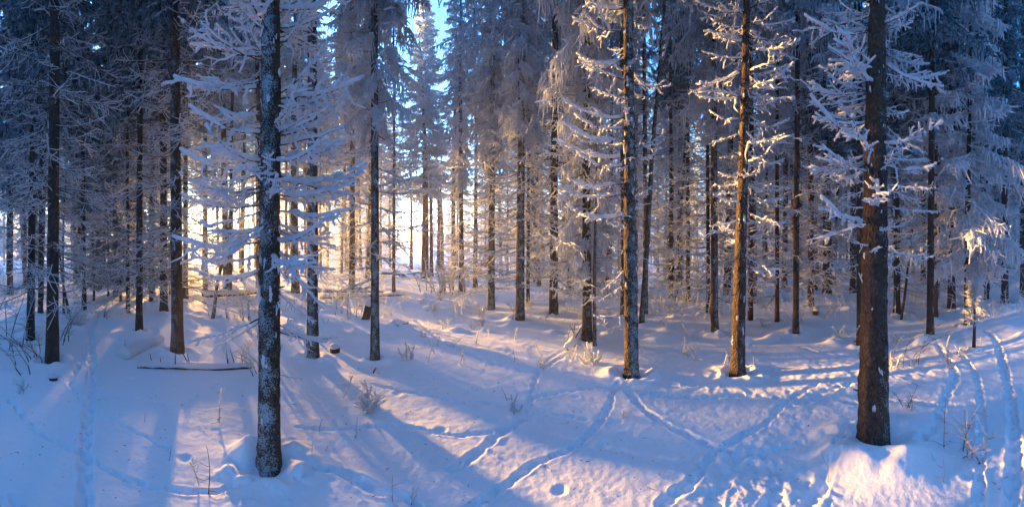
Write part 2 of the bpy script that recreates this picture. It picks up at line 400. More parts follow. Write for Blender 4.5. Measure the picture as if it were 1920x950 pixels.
def bare_branch(seed, a=.25, b=.35, ntw=12, thick=.022, wood=.008, sub=True, dens=1.0, down=.35):
    """unit-length dead spruce branch: wood tubes and the snow lying on them. Returns (wood MB, snow MB)"""
    r = np.random.default_rng(seed)
    W, S = MB(), MB()
    n = 13
    m = curve_pts(1.0, a, b, n, .02, r); s = np.linspace(0, 1, n)
    W.tubes(m, wood * (1.15 - .85 * s), 5)
    gap = np.clip(vnoise(s * 7 + seed, s * 0, 3) * 4 + .95, .2, 1.15)
    S.tubes(m[1:], (thick * (1 - .35 * s) * r.uniform(.8, 1.2, n) * gap)[1:], 6, lift=.75, squash=.8, cap=True)
    for k in range(ntw):
        u = .16 + .82 * (k + r.uniform(0, .8)) / ntw
        i = min(int(u * (n - 1)), n - 2); f = u * (n - 1) - i
        p0 = m[i] * (1 - f) + m[i + 1] * f
        sd = 1 if k % 2 else -1
        l = (.06 + .42 * r.random() ** 1.8) * (1.2 - .7 * u)
        ang = sd * r.uniform(.6, 1.15)
        d = np.array([math.cos(ang), math.sin(ang), r.uniform(-down, .25)])
        if r.random() < .25: d = np.array([.25, sd * .25, -1.0]); l *= .6
        t_ = np.linspace(0, 1, 5)[:, None]
        q = p0 + d * l * t_ + np.array([0, 0, 1.]) * l * r.uniform(-.15, .3) * t_ ** 2 + r.normal(0, .012 * l / .3, (5, 3)) * (t_ > 0)
        W.tubes(q, wood * .5 * (1.1 - .7 * t_[:, 0]), 4)
        S.tubes(q, thick * .62 * r.uniform(.7, 1.25, 5) * (1.1 - .55 * t_[:, 0]), 5, lift=.5, cap=True)
        if sub:
            for j in range(r.integers(2, 6)):
                g = r.integers(1, 5); dd = np.array([d[0] * .6 + r.normal(0, .5), d[1] * .6 + r.normal(0, .5), r.normal(-.15, .4)])
                t3 = np.linspace(0, 1, 3)[:, None]
                qq = q[g] + dd * l * r.uniform(.2, .45) * t3
                W.tubes(qq, wood * .3 * (1.1 - .7 * t3[:, 0]), 3)
                S.tubes(qq, thick * .36 * r.uniform(.7, 1.2, 3) * np.array([1.1, 1, .6]), 4, lift=.4, cap=True)
    return W, S

HERO = []
for k in range(15):
    a, b, dn = [(.30, .42, .3), (.15, .10, .5), (.45, .60, .3), (.05, .18, .2), (.35, .15, .6), (.25, .50, .3), (.1, .3, .3), (.40, .35, .5), (.2, .35, .4)][k % 9]
    a += .06 * (k >= 9)
    W_, S_ = bare_branch(100 + k, a, b, (11, 15, 8, 13, 10)[k % 5], (.036, .028, .040)[k % 3], .010, True, 1, dn)
    HERO.append((W_.mesh('branch', [M_wood]), S_.mesh('snow', [M_snow])))
def merge(W, S):
    o = MB(); o.v = W.v + S.v; o.n = W.n + S.n
    o.q = list(W.q) + [q + W.n for q in S.q]; o.m = list(W.m) + [x * 0 + 1 for x in S.m]
    o.t = list(W.t) + [q + W.n for q in S.t]; o.tm = list(W.tm) + [x * 0 + 1 for x in S.tm]
    return o
MID = []
for k in range(10):
    a, b = [(.35, .45), (.2, .2), (.5, .55), (.3, .1), (.1, .2), (.4, .3), (.25, .4), (.55, .3), (.3, .5), (.2, .05)][k]
    W_, S_ = bare_branch(200 + k, a, b, 13, .020, .008, True, 1, .4)
    MID.append(merge(W_, S_).mesh('branch', [M_wood, M_rime]))
DARKB = []
for k in range(6):
    a, b = [(.35, .30), (.2, .1), (.5, .45), (.4, .1), (.3, .3), (.15, .05)][k]
    W_, S_ = bare_branch(260 + k, a, b, 14, .009, .007, True, 1, .5)
    DARKB.append(merge(W_, S_).mesh('branch', [M_wood, M_rime]))

def lower_branches(seed, h0, h1, n, Lmax, thick):
    """many thin dead branches round one stem, as one mesh"""
    r = np.random.default_rng(seed); W, S = MB(), MB()
    z = h0 + (h1 - h0) * np.sort(r.uniform(0, 1, n)); az = r.uniform(0, 2 * math.pi, n)
    L = Lmax * r.uniform(.35, 1, n)
    a = r.uniform(.15, .6, n); b = r.uniform(.0, .5, n)
    s = np.linspace(0, 1, 5)
    hor = np.stack([np.cos(az), np.sin(az), az * 0], -1)
    Pm = hor[:, None] * (L[:, None] * s)[..., None] + np.array([0, 0, 1.]) * (z[:, None] + L[:, None] * (-a[:, None] * s + b[:, None] * s ** 2))[..., None]
    W.tubes(Pm, np.tile(.010 * (1.1 - .8 * s), (n, 1)), 3)
    S.tubes(Pm, thick * r.uniform(.6, 1.25, (n, 5)), 3, lift=.6)
    K = 11
    u = r.uniform(.2, 1, (n, K)); i = np.minimum((u * 4).astype(int), 3); f = (u * 4 - i)[..., None]
    ii = np.arange(n)[:, None]
    p0 = Pm[ii, i] * (1 - f) + Pm[ii, i + 1] * f
    lat = np.stack([-np.sin(az), np.cos(az), az * 0], -1)
    sg = np.where(r.random((n, K)) < .5, -1, 1)
    d = hor[:, None] * r.uniform(.2, .8, (n, K, 1)) + lat[:, None] * (sg * r.uniform(.3, 1, (n, K)))[..., None] + np.array([0, 0, 1.]) * r.uniform(-.9, .3, (n, K, 1))
    l = (L[:, None] * r.uniform(.12, .36, (n, K)))[..., None]
    t3 = np.array([0, .5, 1.])
    q = p0[:, :, None] + (d * l)[:, :, None] * t3[None, None, :, None] + r.normal(0, .02, (n, K, 3, 3)) * (t3 > 0)[None, None, :, None]
    q = q.reshape(-1, 3, 3)
    S.tubes(q, thick * .62 * r.uniform(.6, 1.2, (len(q), 3)), 3)
    return merge(W, S)
LOWB = [lower_branches(300 + k, .6, 7.0, 84, 1.5, .016).mesh('lower_branches', [M_wood, M_hoar]) for k in range(5)]
LOWS = [lower_branches(350 + k, 1.8, 8.0, 36, 1.3, .012).mesh('lower_branches', [M_wood, M_hoar]) for k in range(3)]
LOWD = [lower_branches(330 + k, 1.0, 6.6, 70, 1.3, .011).mesh('lower_branches', [M_wood, M_rime]) for k in range(3)]

# ------------------------------------------------------------------ crowns
def crown(seed, Ht, Rm, nb, tw, hang, thick, droop=.55, mat=M_fol, prof=.8, base_taper=.12, lift=0):
    """spruce crown, base at z=0 to Ht: whorled drooping boughs with side sprays and hanging twigs"""
    r = np.random.default_rng(seed); mb = MB()
    t = (np.arange(nb) + r.uniform(0, 1, nb)) / nb
    t = t ** 1.12
    z = t * Ht; az = np.arange(nb) * 2.39996 + r.normal(0, .35, nb)
    L = Rm * ((1 - t) ** prof + .03) * np.clip(t / base_taper + .45, 0, 1) * r.uniform(.62, 1.12, nb)
    dr = droop * (1.1 - .9 * t) * r.uniform(.7, 1.3, nb)
    s = np.linspace(0, 1, 6)
    hor = np.stack([np.cos(az), np.sin(az), az * 0], -1); lat = np.stack([-np.sin(az), np.cos(az), az * 0], -1)
    up = np.array([0, 0, 1.])
    zz = z[:, None] + L[:, None] * (.12 * s - dr[:, None] * s ** 1.3 * 1.3 + .35 * dr[:, None] * s ** 3)
    Pm = hor[:, None] * (L[:, None] * s)[..., None] + up * zz[..., None]
    mb.tubes(Pm, np.tile(thick * (1.3 - .7 * s), (nb, 1)), 3)
    ii = np.arange(nb)[:, None]
    def spray(K, kind):
        u = r.uniform(.12, 1, (nb, K)) ** .8; i = np.minimum((u * 5).astype(int), 4); f = (u * 5 - i)[..., None]
        p0 = Pm[ii, i] * (1 - f) + Pm[ii, i + 1] * f
        sg = np.where(r.random((nb, K)) < .5, -1, 1)
        if kind == 'side':
            l = (.10 + .20 * L[:, None] * (1.15 - u) * r.uniform(.4, 1.3, (nb, K)))[..., None]
            d = hor[:, None] * r.uniform(.2, .9, (nb, K, 1)) + lat[:, None] * (sg * r.uniform(.35, 1, (nb, K)))[..., None]
            q = p0[:, :, None] + np.stack([d * 0, d * l * .55 - up * l * .1, d * l * .95 - up * l * r.uniform(.2, .9, (nb, K, 1))], 2)
            R = thick * np.array([.75, 1.0, .35])
        elif kind == 'tip':
            # a second order of twigs, set on points out in the spray
            o_ = lat[:, None] * (sg * r.uniform(.02, .22, (nb, K)) * L[:, None] * (1.2 - u))[..., None]
            p0 = p0 + o_ - up * np.abs(r.normal(0, .09, (nb, K, 1)))
            d = r.normal(0, 1, (nb, K, 3)); d[..., 2] = d[..., 2] * .5 - .45
            l = r.uniform(.06, .17, (nb, K, 1))
            q = p0[:, :, None] + (d * l)[:, :, None] * np.array([0, .5, 1.])[None, None, :, None]
            R = thick * np.array([.7, .8, .25])
        else:
            l = (r.uniform(.10, .42, (nb, K)) * np.clip(L[:, None], .3, 1.2))[..., None]
            d = lat[:, None] * r.normal(0, .25, (nb, K, 1)) + hor[:, None] * r.normal(0.05, .2, (nb, K, 1)) - up
            q = p0[:, :, None] + lat[:, None, None] * r.normal(0, .10, (nb, K, 1, 1)) + (d * l)[:, :, None] * np.array([0, .5, 1.])[None, None, :, None]
            R = thick * np.array([.8, .75, .3])
        q = q.reshape(-1, 3, 3)
        mb.tubes(q, R[None] * r.uniform(.7, 1.35, (len(q), 1)), 3)
    spray(tw, 'side'); spray(hang, 'hang'); spray(int(tw * 1.2), 'tip')
    gap = np.clip(r.normal(.9, .6, (nb, 6)), .1, 1.6)
    mb.tubes(Pm[:, 1:], (thick * 1.25 * gap * (1.2 - .6 * s))[:, 1:], 5, lift=.9, squash=.7, mat=1)
    return mb.mesh('crown', [mat, M_snow if mat is not M_foldark else M_rime])
CR_STD = [crown(400, 14.5, 2.0, 120, 21, 14, .026), crown(401, 14.5, 1.8, 115, 21, 15, .025), crown(402, 14.5, 2.2, 125, 21, 14, .027)]
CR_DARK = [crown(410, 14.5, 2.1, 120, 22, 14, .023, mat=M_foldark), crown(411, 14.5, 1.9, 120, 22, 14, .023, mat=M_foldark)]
CR_WHITE = [crown(420, 13.0, 1.7, 120, 21, 19, .028, .7, M_folwhite), crown(421, 13.0, 1.9, 120, 20, 20, .027, .8, M_folwhite)]
CR_CONE = crown(430, 16, 2.5, 200, 34, 10, .034, .36, M_folwhite, .95, .05)
CR_HEAVY = [crown(440, 7.0, 1.3, 70, 44, 30, .019, .75, M_snow, .55, .2), crown(441, 7.0, 1.1, 70, 44, 28, .019, .8, M_snow, .5, .2)]
CR_YOUNG = crown(450, 1.6, .55, 30, 14, 8, .014, .35, M_rime, .9, .2)

# ------------------------------------------------------------------ trunks
def trunk_mesh(seed, mats, Ht=20.0, sides=12, rings=40, bend=.10, power=.85):
    r = np.random.default_rng(seed)
    s = np.linspace(0, 1, rings) ** 1.5
    rad = (1 - s) ** power * .9 + .04 + .22 * np.exp(-s * Ht / .25)
    x = bend * np.sin(s * 5 + r.uniform(0, 6)) * s; y = bend * np.sin(s * 4 + r.uniform(0, 6)) * s
    mb = MB()
    ph = np.arange(sides) * 2 * math.pi / sides
    rr = rad[:, None] * (1 + r.normal(0, .035, (rings, sides)))
    V = np.stack([x[:, None] * 10 + rr * np.cos(ph), y[:, None] * 10 + rr * np.sin(ph), np.tile((s * Ht)[:, None] - .25 * (s[:, None] == 0), (1, sides))], -1)
    i = np.arange(rings - 1)[:, None] * sides; k = np.arange(sides)[None]; k2 = (k + 1) % sides
    mb.add(V.reshape(-1, 3), np.stack([i + k, i + k2, i + sides + k2, i + sides + k], -1).reshape(-1, 4))
    return mb.mesh('trunk', mats)
TR = {n: [trunk_mesh(500 + 10 * j + k, [m_]) for k in range(3)] for j, (n, m_) in enumerate((('bark', M_bark), ('rime', M_barkf), ('dark', M_barkd), ('warm', M_barkw)))}

WELLS = []
def cam_basis(px):
    a = az_of(px); return Vector((math.cos(a), -math.sin(a), 0)), Vector((math.sin(a), math.cos(a), 0))
def place_branch(root, data, px, r0, z, phi, L, pitch, trunk_r, sub=None, roll=None, thick=1.0):
    """phi: 0 right, 90 away, 180 left, 270 towards the camera, seen from the camera"""
    rt, aw = cam_basis(px); p = math.radians(phi)
    d = rt * math.cos(p) + aw * math.sin(p)
    loc = Vector((0, 0, z)) + d * trunk_r * .7
    psi = math.atan2(d.y, d.x)
    o = link('branch', data, root, loc, (roll if roll is not None else random.uniform(-.3, .3), -math.radians(pitch), psi), (L, L * random.uniform(.85, 1.15) , L * thick))
    if sub is not None: link('snow', sub, o)
    return o

def hero_trunk(px, base_y, prof, mat, seed, r0):
    """prof: (picture y, centre x, width) from the base upward"""
    r = np.random.default_rng(seed)
    rt, aw = cam_basis(px)
    zs, off, rad = [], [], []
    for (y_, c_, w_) in prof:
        zs.append(z_at(y_, r0)); off.append((c_ - px) / F * r0); rad.append(w_ / F * r0 / 2)
    zs = np.array(zs) - Hz(*PR(px, r0)); zs[0] = -.2
    ztop = 19.0; zs = np.append(zs, [ztop * .55, ztop]); rad = np.append(rad, [rad[-1] * .62, .01]); off = np.append(off, [off[-1] + .04, off[-1]])
    rings, sides = 150, 36
    z = np.concatenate([np.linspace(zs[0], 5.5, 120), np.linspace(5.6, ztop, rings - 120)])
    R = np.interp(z, zs, rad); O = np.interp(z, zs, off)
    R = R + .014 * np.exp(-np.clip(z, 0, 9) / .10)
    ph = np.arange(sides) * 2 * math.pi / sides
    zz, pp = np.meshgrid(z, ph, indexing='ij')
    bump = .05 * vnoise(pp * 2.2, zz * 2.5, seed) + .05 * vnoise(np.cos(pp) * 3 + seed, zz * 6 + np.sin(pp) * 3, 2) + .035 * r.normal(0, 1, zz.shape)
    rr = R[:, None] * (1 + bump) * (1 + .10 * np.cos(pp * 5 + seed) * np.exp(-np.clip(zz, 0, 9) / .15))
    X = O[:, None] * rt.x + rr * np.cos(pp); Y = O[:, None] * rt.y + rr * np.sin(pp)
    mb = MB(); i = np.arange(rings - 1)[:, None] * sides; k = np.arange(sides)[None]; k2 = (k + 1) % sides
    mb.add(np.stack([X, Y, zz], -1).reshape(-1, 3), np.stack([i + k, i + k2, i + sides + k2, i + sides + k], -1).reshape(-1, 4))
    return mb.mesh('trunk', [mat]), (lambda h: float(np.interp(h, z, R))), (lambda h: float(np.interp(h, z, O)))

def blob(seed, n=3, s=.03):
    """a small irregular lump of snow caught on the bark"""
    r = np.random.default_rng(seed); mb = MB()
    for k in range(n):
        c = np.array([0, 0, 0]) + r.normal(0, .6 * s, 3) * [.3, .8, 1.2]
        q = c + np.array([[0, 0, -1.], [0, 0, -.4], [0, 0, .3], [0, 0, .9]]) * s * r.uniform(.7, 1.5) + r.normal(0, .15 * s, (4, 3))
        mb.tubes(q, s * np.array([.15, .8, .75, .2]) * r.uniform(.6, 1.1), 6, cap=True)
    return mb.mesh('snow_patch', [M_snow])
BLOBS = [blob(600 + k, 3 + k % 3) for k in range(6)]

def stub_mesh(seed):
    r = np.random.default_rng(seed); mb = MB(); l = r.uniform(.05, .11)
    mb.tubes(np.array([[0, 0, 0], [.5 * l, 0, .01], [l, r.normal(0, .01), .015]]), np.array([.014, .008, .005]), 6, cap=True); return mb.mesh('dead_stub', [M_wood])
STUBS = [stub_mesh(640 + k) for k in range(4)]
def hero(px, base_y, prof, mat, seed, label, branches, n_rand, Lr, z_rng, crown_mesh, crown_z, patches=40, group=None, snowk=1.0, phis=None):
    r0 = RG(px, base_y); x, y = PR(px, r0); g = Hz(x, y)
    root = thing('spruce_tree', (x, y, g), label, 'tree', group)
    me, Rf, Of = hero_trunk(px, base_y, prof, mat, seed, r0)
    link('trunk', me, root)
    rt, aw = cam_basis(px)
    R_ = random.Random(seed)
    def put(y_, phi, lpx, pitch, kind, th=1.0):
        z = z_at(y_, r0) - g
        L = lpx / F * r0 / max(.35, abs(math.cos(math.radians(phi))))
        wd, sn = HERO[kind + (9 if R_.random() < .5 and kind < 6 else 0)]
        o = place_branch(root, wd, px, r0, z, phi, L, pitch, Rf(z), sn, None, 1.0)
        # keep the snow about as thick on a long branch as on a short one
        o.location += rt * Of(z)
        return o
    for b in branches: put(*b)
    for k in range(n_rand):
        z = R_.uniform(*z_rng); phi = R_.uniform(0, 360) if phis is None else R_.choice(phis) + R_.uniform(-35, 35)
        wd, sn = R_.choice(HERO)
        L = R_.uniform(*Lr)
        o = place_branch(root, wd, px, r0, z, phi, L, R_.uniform(-12, 14), Rf(z), sn)
        o.location += rt * Of(z)
    for k in range(patches):
        z = R_.uniform(.3, min(5.0, z_at(0, r0))); ps = R_.uniform(0, 2 * math.pi); s = R_.uniform(.25, .9) * snowk
        rr = Rf(z) * .98
        link('snow_patch', R_.choice(BLOBS), root, (math.cos(ps) * rr + rt.x * Of(z), math.sin(ps) * rr + rt.y * Of(z), z), (0, R_.uniform(-.4, .4), ps), (s * .4, s * .6, s * R_.uniform(.8, 1.8)))
    for k in range(12):
        z = R_.uniform(.35, 4.0); ps = R_.uniform(0, 2 * math.pi); rr = Rf(z) * .8
        link('dead_stub', R_.choice(STUBS), root, (math.cos(ps) * rr + rt.x * Of(z), math.sin(ps) * rr + rt.y * Of(z), z), (0, R_.uniform(-.5, .3), ps), (1, 1, 1))
    link('crown', crown_mesh, root, (0, 0, crown_z), (0, 0, R_.uniform(0, 6)), (1, 1, (19.5 - crown_z) / 14.5))
    WELLS.append((x, y, Rf(0), -.03))
    return root

hero(505, 872, [(872, 506, 43), (780, 505, 42), (600, 505, 40), (400, 506, 38), (200, 508, 37), (0, 507, 34)], M_barkf, 1,
     'thick rime-speckled spruce trunk at left front with the widest snow-loaded bare branches',
     [(60, 205, 75, 30, 3), (100, 195, 95, 18, 0), (150, 185, 110, -6, 1), (165, 180, 170, -2, 6), (150, 170, 120, 5, 0), (215, 172, 95, 4, 8), (240, 190, 85, 8, 5),
      (310, 190, 150, -2, 5), (290, 172, 120, -4, 0), (320, 200, 110, -8, 7), (350, 185, 165, 2, 2), (360, 168, 125, -4, 8), (395, 190, 110, -12, 1),
      (420, 186, 100, -14, 4), (455, 184, 165, -6, 8), (480, 172, 140, -12, 6), (505, 195, 120, -10, 5), (595, 188, 150, -14, 1), (600, 176, 100, -22, 4),
      (30, 340, 100, 30, 3), (70, 20, 110, 32, 6), (95, 350, 85, 42, 3), (180, 345, 115, 32, 6), (200, 8, 150, 22, 0), (190, 15, 145, 6, 5), (250, 350, 110, 22, 3),
      (255, 10, 150, 18, 6), (290, 355, 130, 2, 8), (330, 5, 160, -4, 1), (365, 352, 170, 8, 5), (368, 12, 145, 2, 0), (345, 20, 100, 0, 4), (395, 345, 130, -10, 8),
      (430, 10, 120, -8, 1), (465, 330, 120, -34, 4), (470, 350, 110, -28, 8), (540, 330, 85, -34, 1), (560, 320, 60, -38, 4), (600, 352, 100, -20, 7), (620, 5, 130, -12, 3), (700, 0, 50, -10, 1)],
     54, (.3, .8), (1.7, 4.3), CR_STD[0], 5.2, 70)
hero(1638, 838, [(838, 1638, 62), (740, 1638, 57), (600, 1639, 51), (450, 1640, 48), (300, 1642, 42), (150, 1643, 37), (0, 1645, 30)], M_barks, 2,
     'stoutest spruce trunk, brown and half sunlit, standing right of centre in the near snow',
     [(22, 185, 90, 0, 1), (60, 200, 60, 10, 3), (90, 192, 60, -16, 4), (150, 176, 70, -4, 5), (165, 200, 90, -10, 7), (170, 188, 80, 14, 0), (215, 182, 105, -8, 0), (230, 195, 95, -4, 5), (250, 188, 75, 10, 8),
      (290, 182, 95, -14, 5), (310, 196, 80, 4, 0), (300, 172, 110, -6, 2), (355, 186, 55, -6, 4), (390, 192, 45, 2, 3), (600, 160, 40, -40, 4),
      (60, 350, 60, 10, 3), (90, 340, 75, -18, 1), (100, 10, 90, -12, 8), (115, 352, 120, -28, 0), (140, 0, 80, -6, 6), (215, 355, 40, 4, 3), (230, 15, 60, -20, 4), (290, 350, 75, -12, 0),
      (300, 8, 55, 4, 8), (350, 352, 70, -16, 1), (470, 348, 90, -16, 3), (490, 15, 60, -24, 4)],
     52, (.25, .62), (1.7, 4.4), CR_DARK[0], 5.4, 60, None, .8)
hero(1184, 703, [(703, 1184, 28), (600, 1183, 25), (450, 1181, 23), (300, 1181, 21), (150, 1179, 19), (0, 1178, 18)], M_barkf, 3,
     'straight rime-speckled spruce with a comb of snowy branches reaching left and a sunlit left edge',
     [(15, 178, 100, 14, 5), (58, 184, 100, 8, 0), (110, 180, 90, -2, 5), (118, 172, 88, 2, 8), (150, 186, 95, 14, 3), (185, 178, 62, 10, 6), (220, 182, 118, 12, 0), (240, 176, 100, 6, 5), (268, 184, 120, 8, 8),
      (292, 178, 130, 10, 0), (310, 186, 90, 2, 5), (345, 178, 110, -4, 8), (362, 184, 118, -2, 0), (402, 180, 110, 0, 5), (470, 190, 30, 4, 3), (505, 184, 60, -26, 4), (530, 188, 62, -30, 1), (590, 184, 60, -10, 3),
      (25, 10, 26, -6, 1), (60, 350, 26, -8, 4), (125, 0, 28, -10, 1), (150, 5, 30, -16, 4), (215, 0, 22, -6, 3), (330, 4, 34, 2, 3), (345, 356, 30, -6, 1), (385, 0, 30, 4, 3), (480, 0, 26, -6, 4)],
     26, (.2, .55), (2.0, 5.4), CR_WHITE[0], 5.8, 50, None, 1.0)
hero(1382, 700, [(700, 1382, 28), (600, 1385, 25), (450, 1389, 21), (300, 1394, 18), (150, 1397, 14), (0, 1400, 12)], M_bark, 4,
     'slightly right-leaning brown spruce with bushy snow-covered side branches, its left side orange in the sun',
     [(20, 184, 90, 6, 0), (50, 186, 60, 0, 5), (70, 180, 50, -4, 8), (110, 184, 75, 4, 3), (135, 180, 70, -14, 1), (180, 186, 85, -4, 0), (222, 180, 60, 2, 5), (250, 184, 55, -8, 4), (290, 184, 40, -6, 1), (330, 180, 40, 0, 8),
      (15, 0, 100, 18, 3), (40, 5, 90, 6, 0), (90, 352, 95, -2, 5), (140, 0, 75, 4, 6), (170, 8, 90, -6, 0), (200, 350, 60, 4, 8), (230, 0, 80, -4, 5), (260, 4, 60, -6, 1), (300, 0, 70, -8, 5), (345, 0, 60, -14, 0),
      (370, 2, 70, -10, 8), (410, 355, 75, -16, 5), (440, 5, 60, -10, 1), (480, 350, 60, -18, 4), (500, 10, 70, -14, 8)],
     44, (.3, .8), (1.9, 5.4), CR_STD[1], 5.6, 40)

# ------------------------------------------------------------------ the trees one can name
SIDE = 'trees standing on the near edge of the wood'
#  px, base y, width px, bark, branch kind, n branches, branch z range, L, crown (mesh, z, scale), lean px over the frame height, label
def named(px, by, wd, bark, kind, nb, zr, Lr, cr, lean, label, lowb=None, Ht=None, crs=1.0):
    r0 = RG(px, by); x, y = PR(px, r0); g = Hz(x, y)
    root = thing('spruce_tree', (x, y, g), label, 'tree')
    R_ = random.Random(int(px * 7 + by))
    rad = wd / F * r0 / 2; Ht = Ht or R_.uniform(18.5, 21)
    rt, aw = cam_basis(px)
    ll = lean / F * r0 / 7.0                    # shift per metre
    root.rotation_euler = (0, 0, 0)
    tilt = Vector((rt.x * ll, rt.y * ll, 1)).normalized().to_track_quat('Z', 'Y').to_euler()
    sc = rad / .86
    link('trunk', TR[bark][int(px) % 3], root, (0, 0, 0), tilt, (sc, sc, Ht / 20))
    def axis(z): return Vector((rt.x * ll * z, rt.y * ll * z, 0))
    if cr is not None and 738 <= px <= 1500: cr = (cr[0], cr[1] + 1.5, cr[2] * .74)
    protos = {'mid': MID, 'dark': DARKB}[kind]
    for k in range(nb):
        z = zr[0] + (zr[1] - zr[0]) * (k + R_.random()) / nb
        phi = R_.choice((0, 180)) + R_.gauss(0, 42) if R_.random() < .8 else R_.uniform(0, 360)
        L = R_.uniform(*Lr) * (1 if z < zr[1] * .8 else .85)
        o = place_branch(root, R_.choice(protos), px, r0, z, phi, L, R_.uniform(-16, 12), rad, None, R_.uniform(-.5, .5))
        o.location += axis(z)
    if lowb is not None:
        link('lower_branches', lowb, root, axis(2), (0, 0, R_.uniform(0, 6)), kind='stuff')
    if cr is not None:
        m_, cz, cs = cr
        cz += .8; link('crown', m_, root, axis(cz) + Vector((0, 0, cz)), (0, 0, R_.uniform(0, 6)), (cs, cs, (Ht + .3 - cz) / (13.0 if m_ in CR_WHITE else 14.5)))
    WELLS.append((x, y, rad, R_.uniform(-.05, .05)))
    return root
S, D, W_, HV = CR_STD, CR_DARK, CR_WHITE, CR_HEAVY
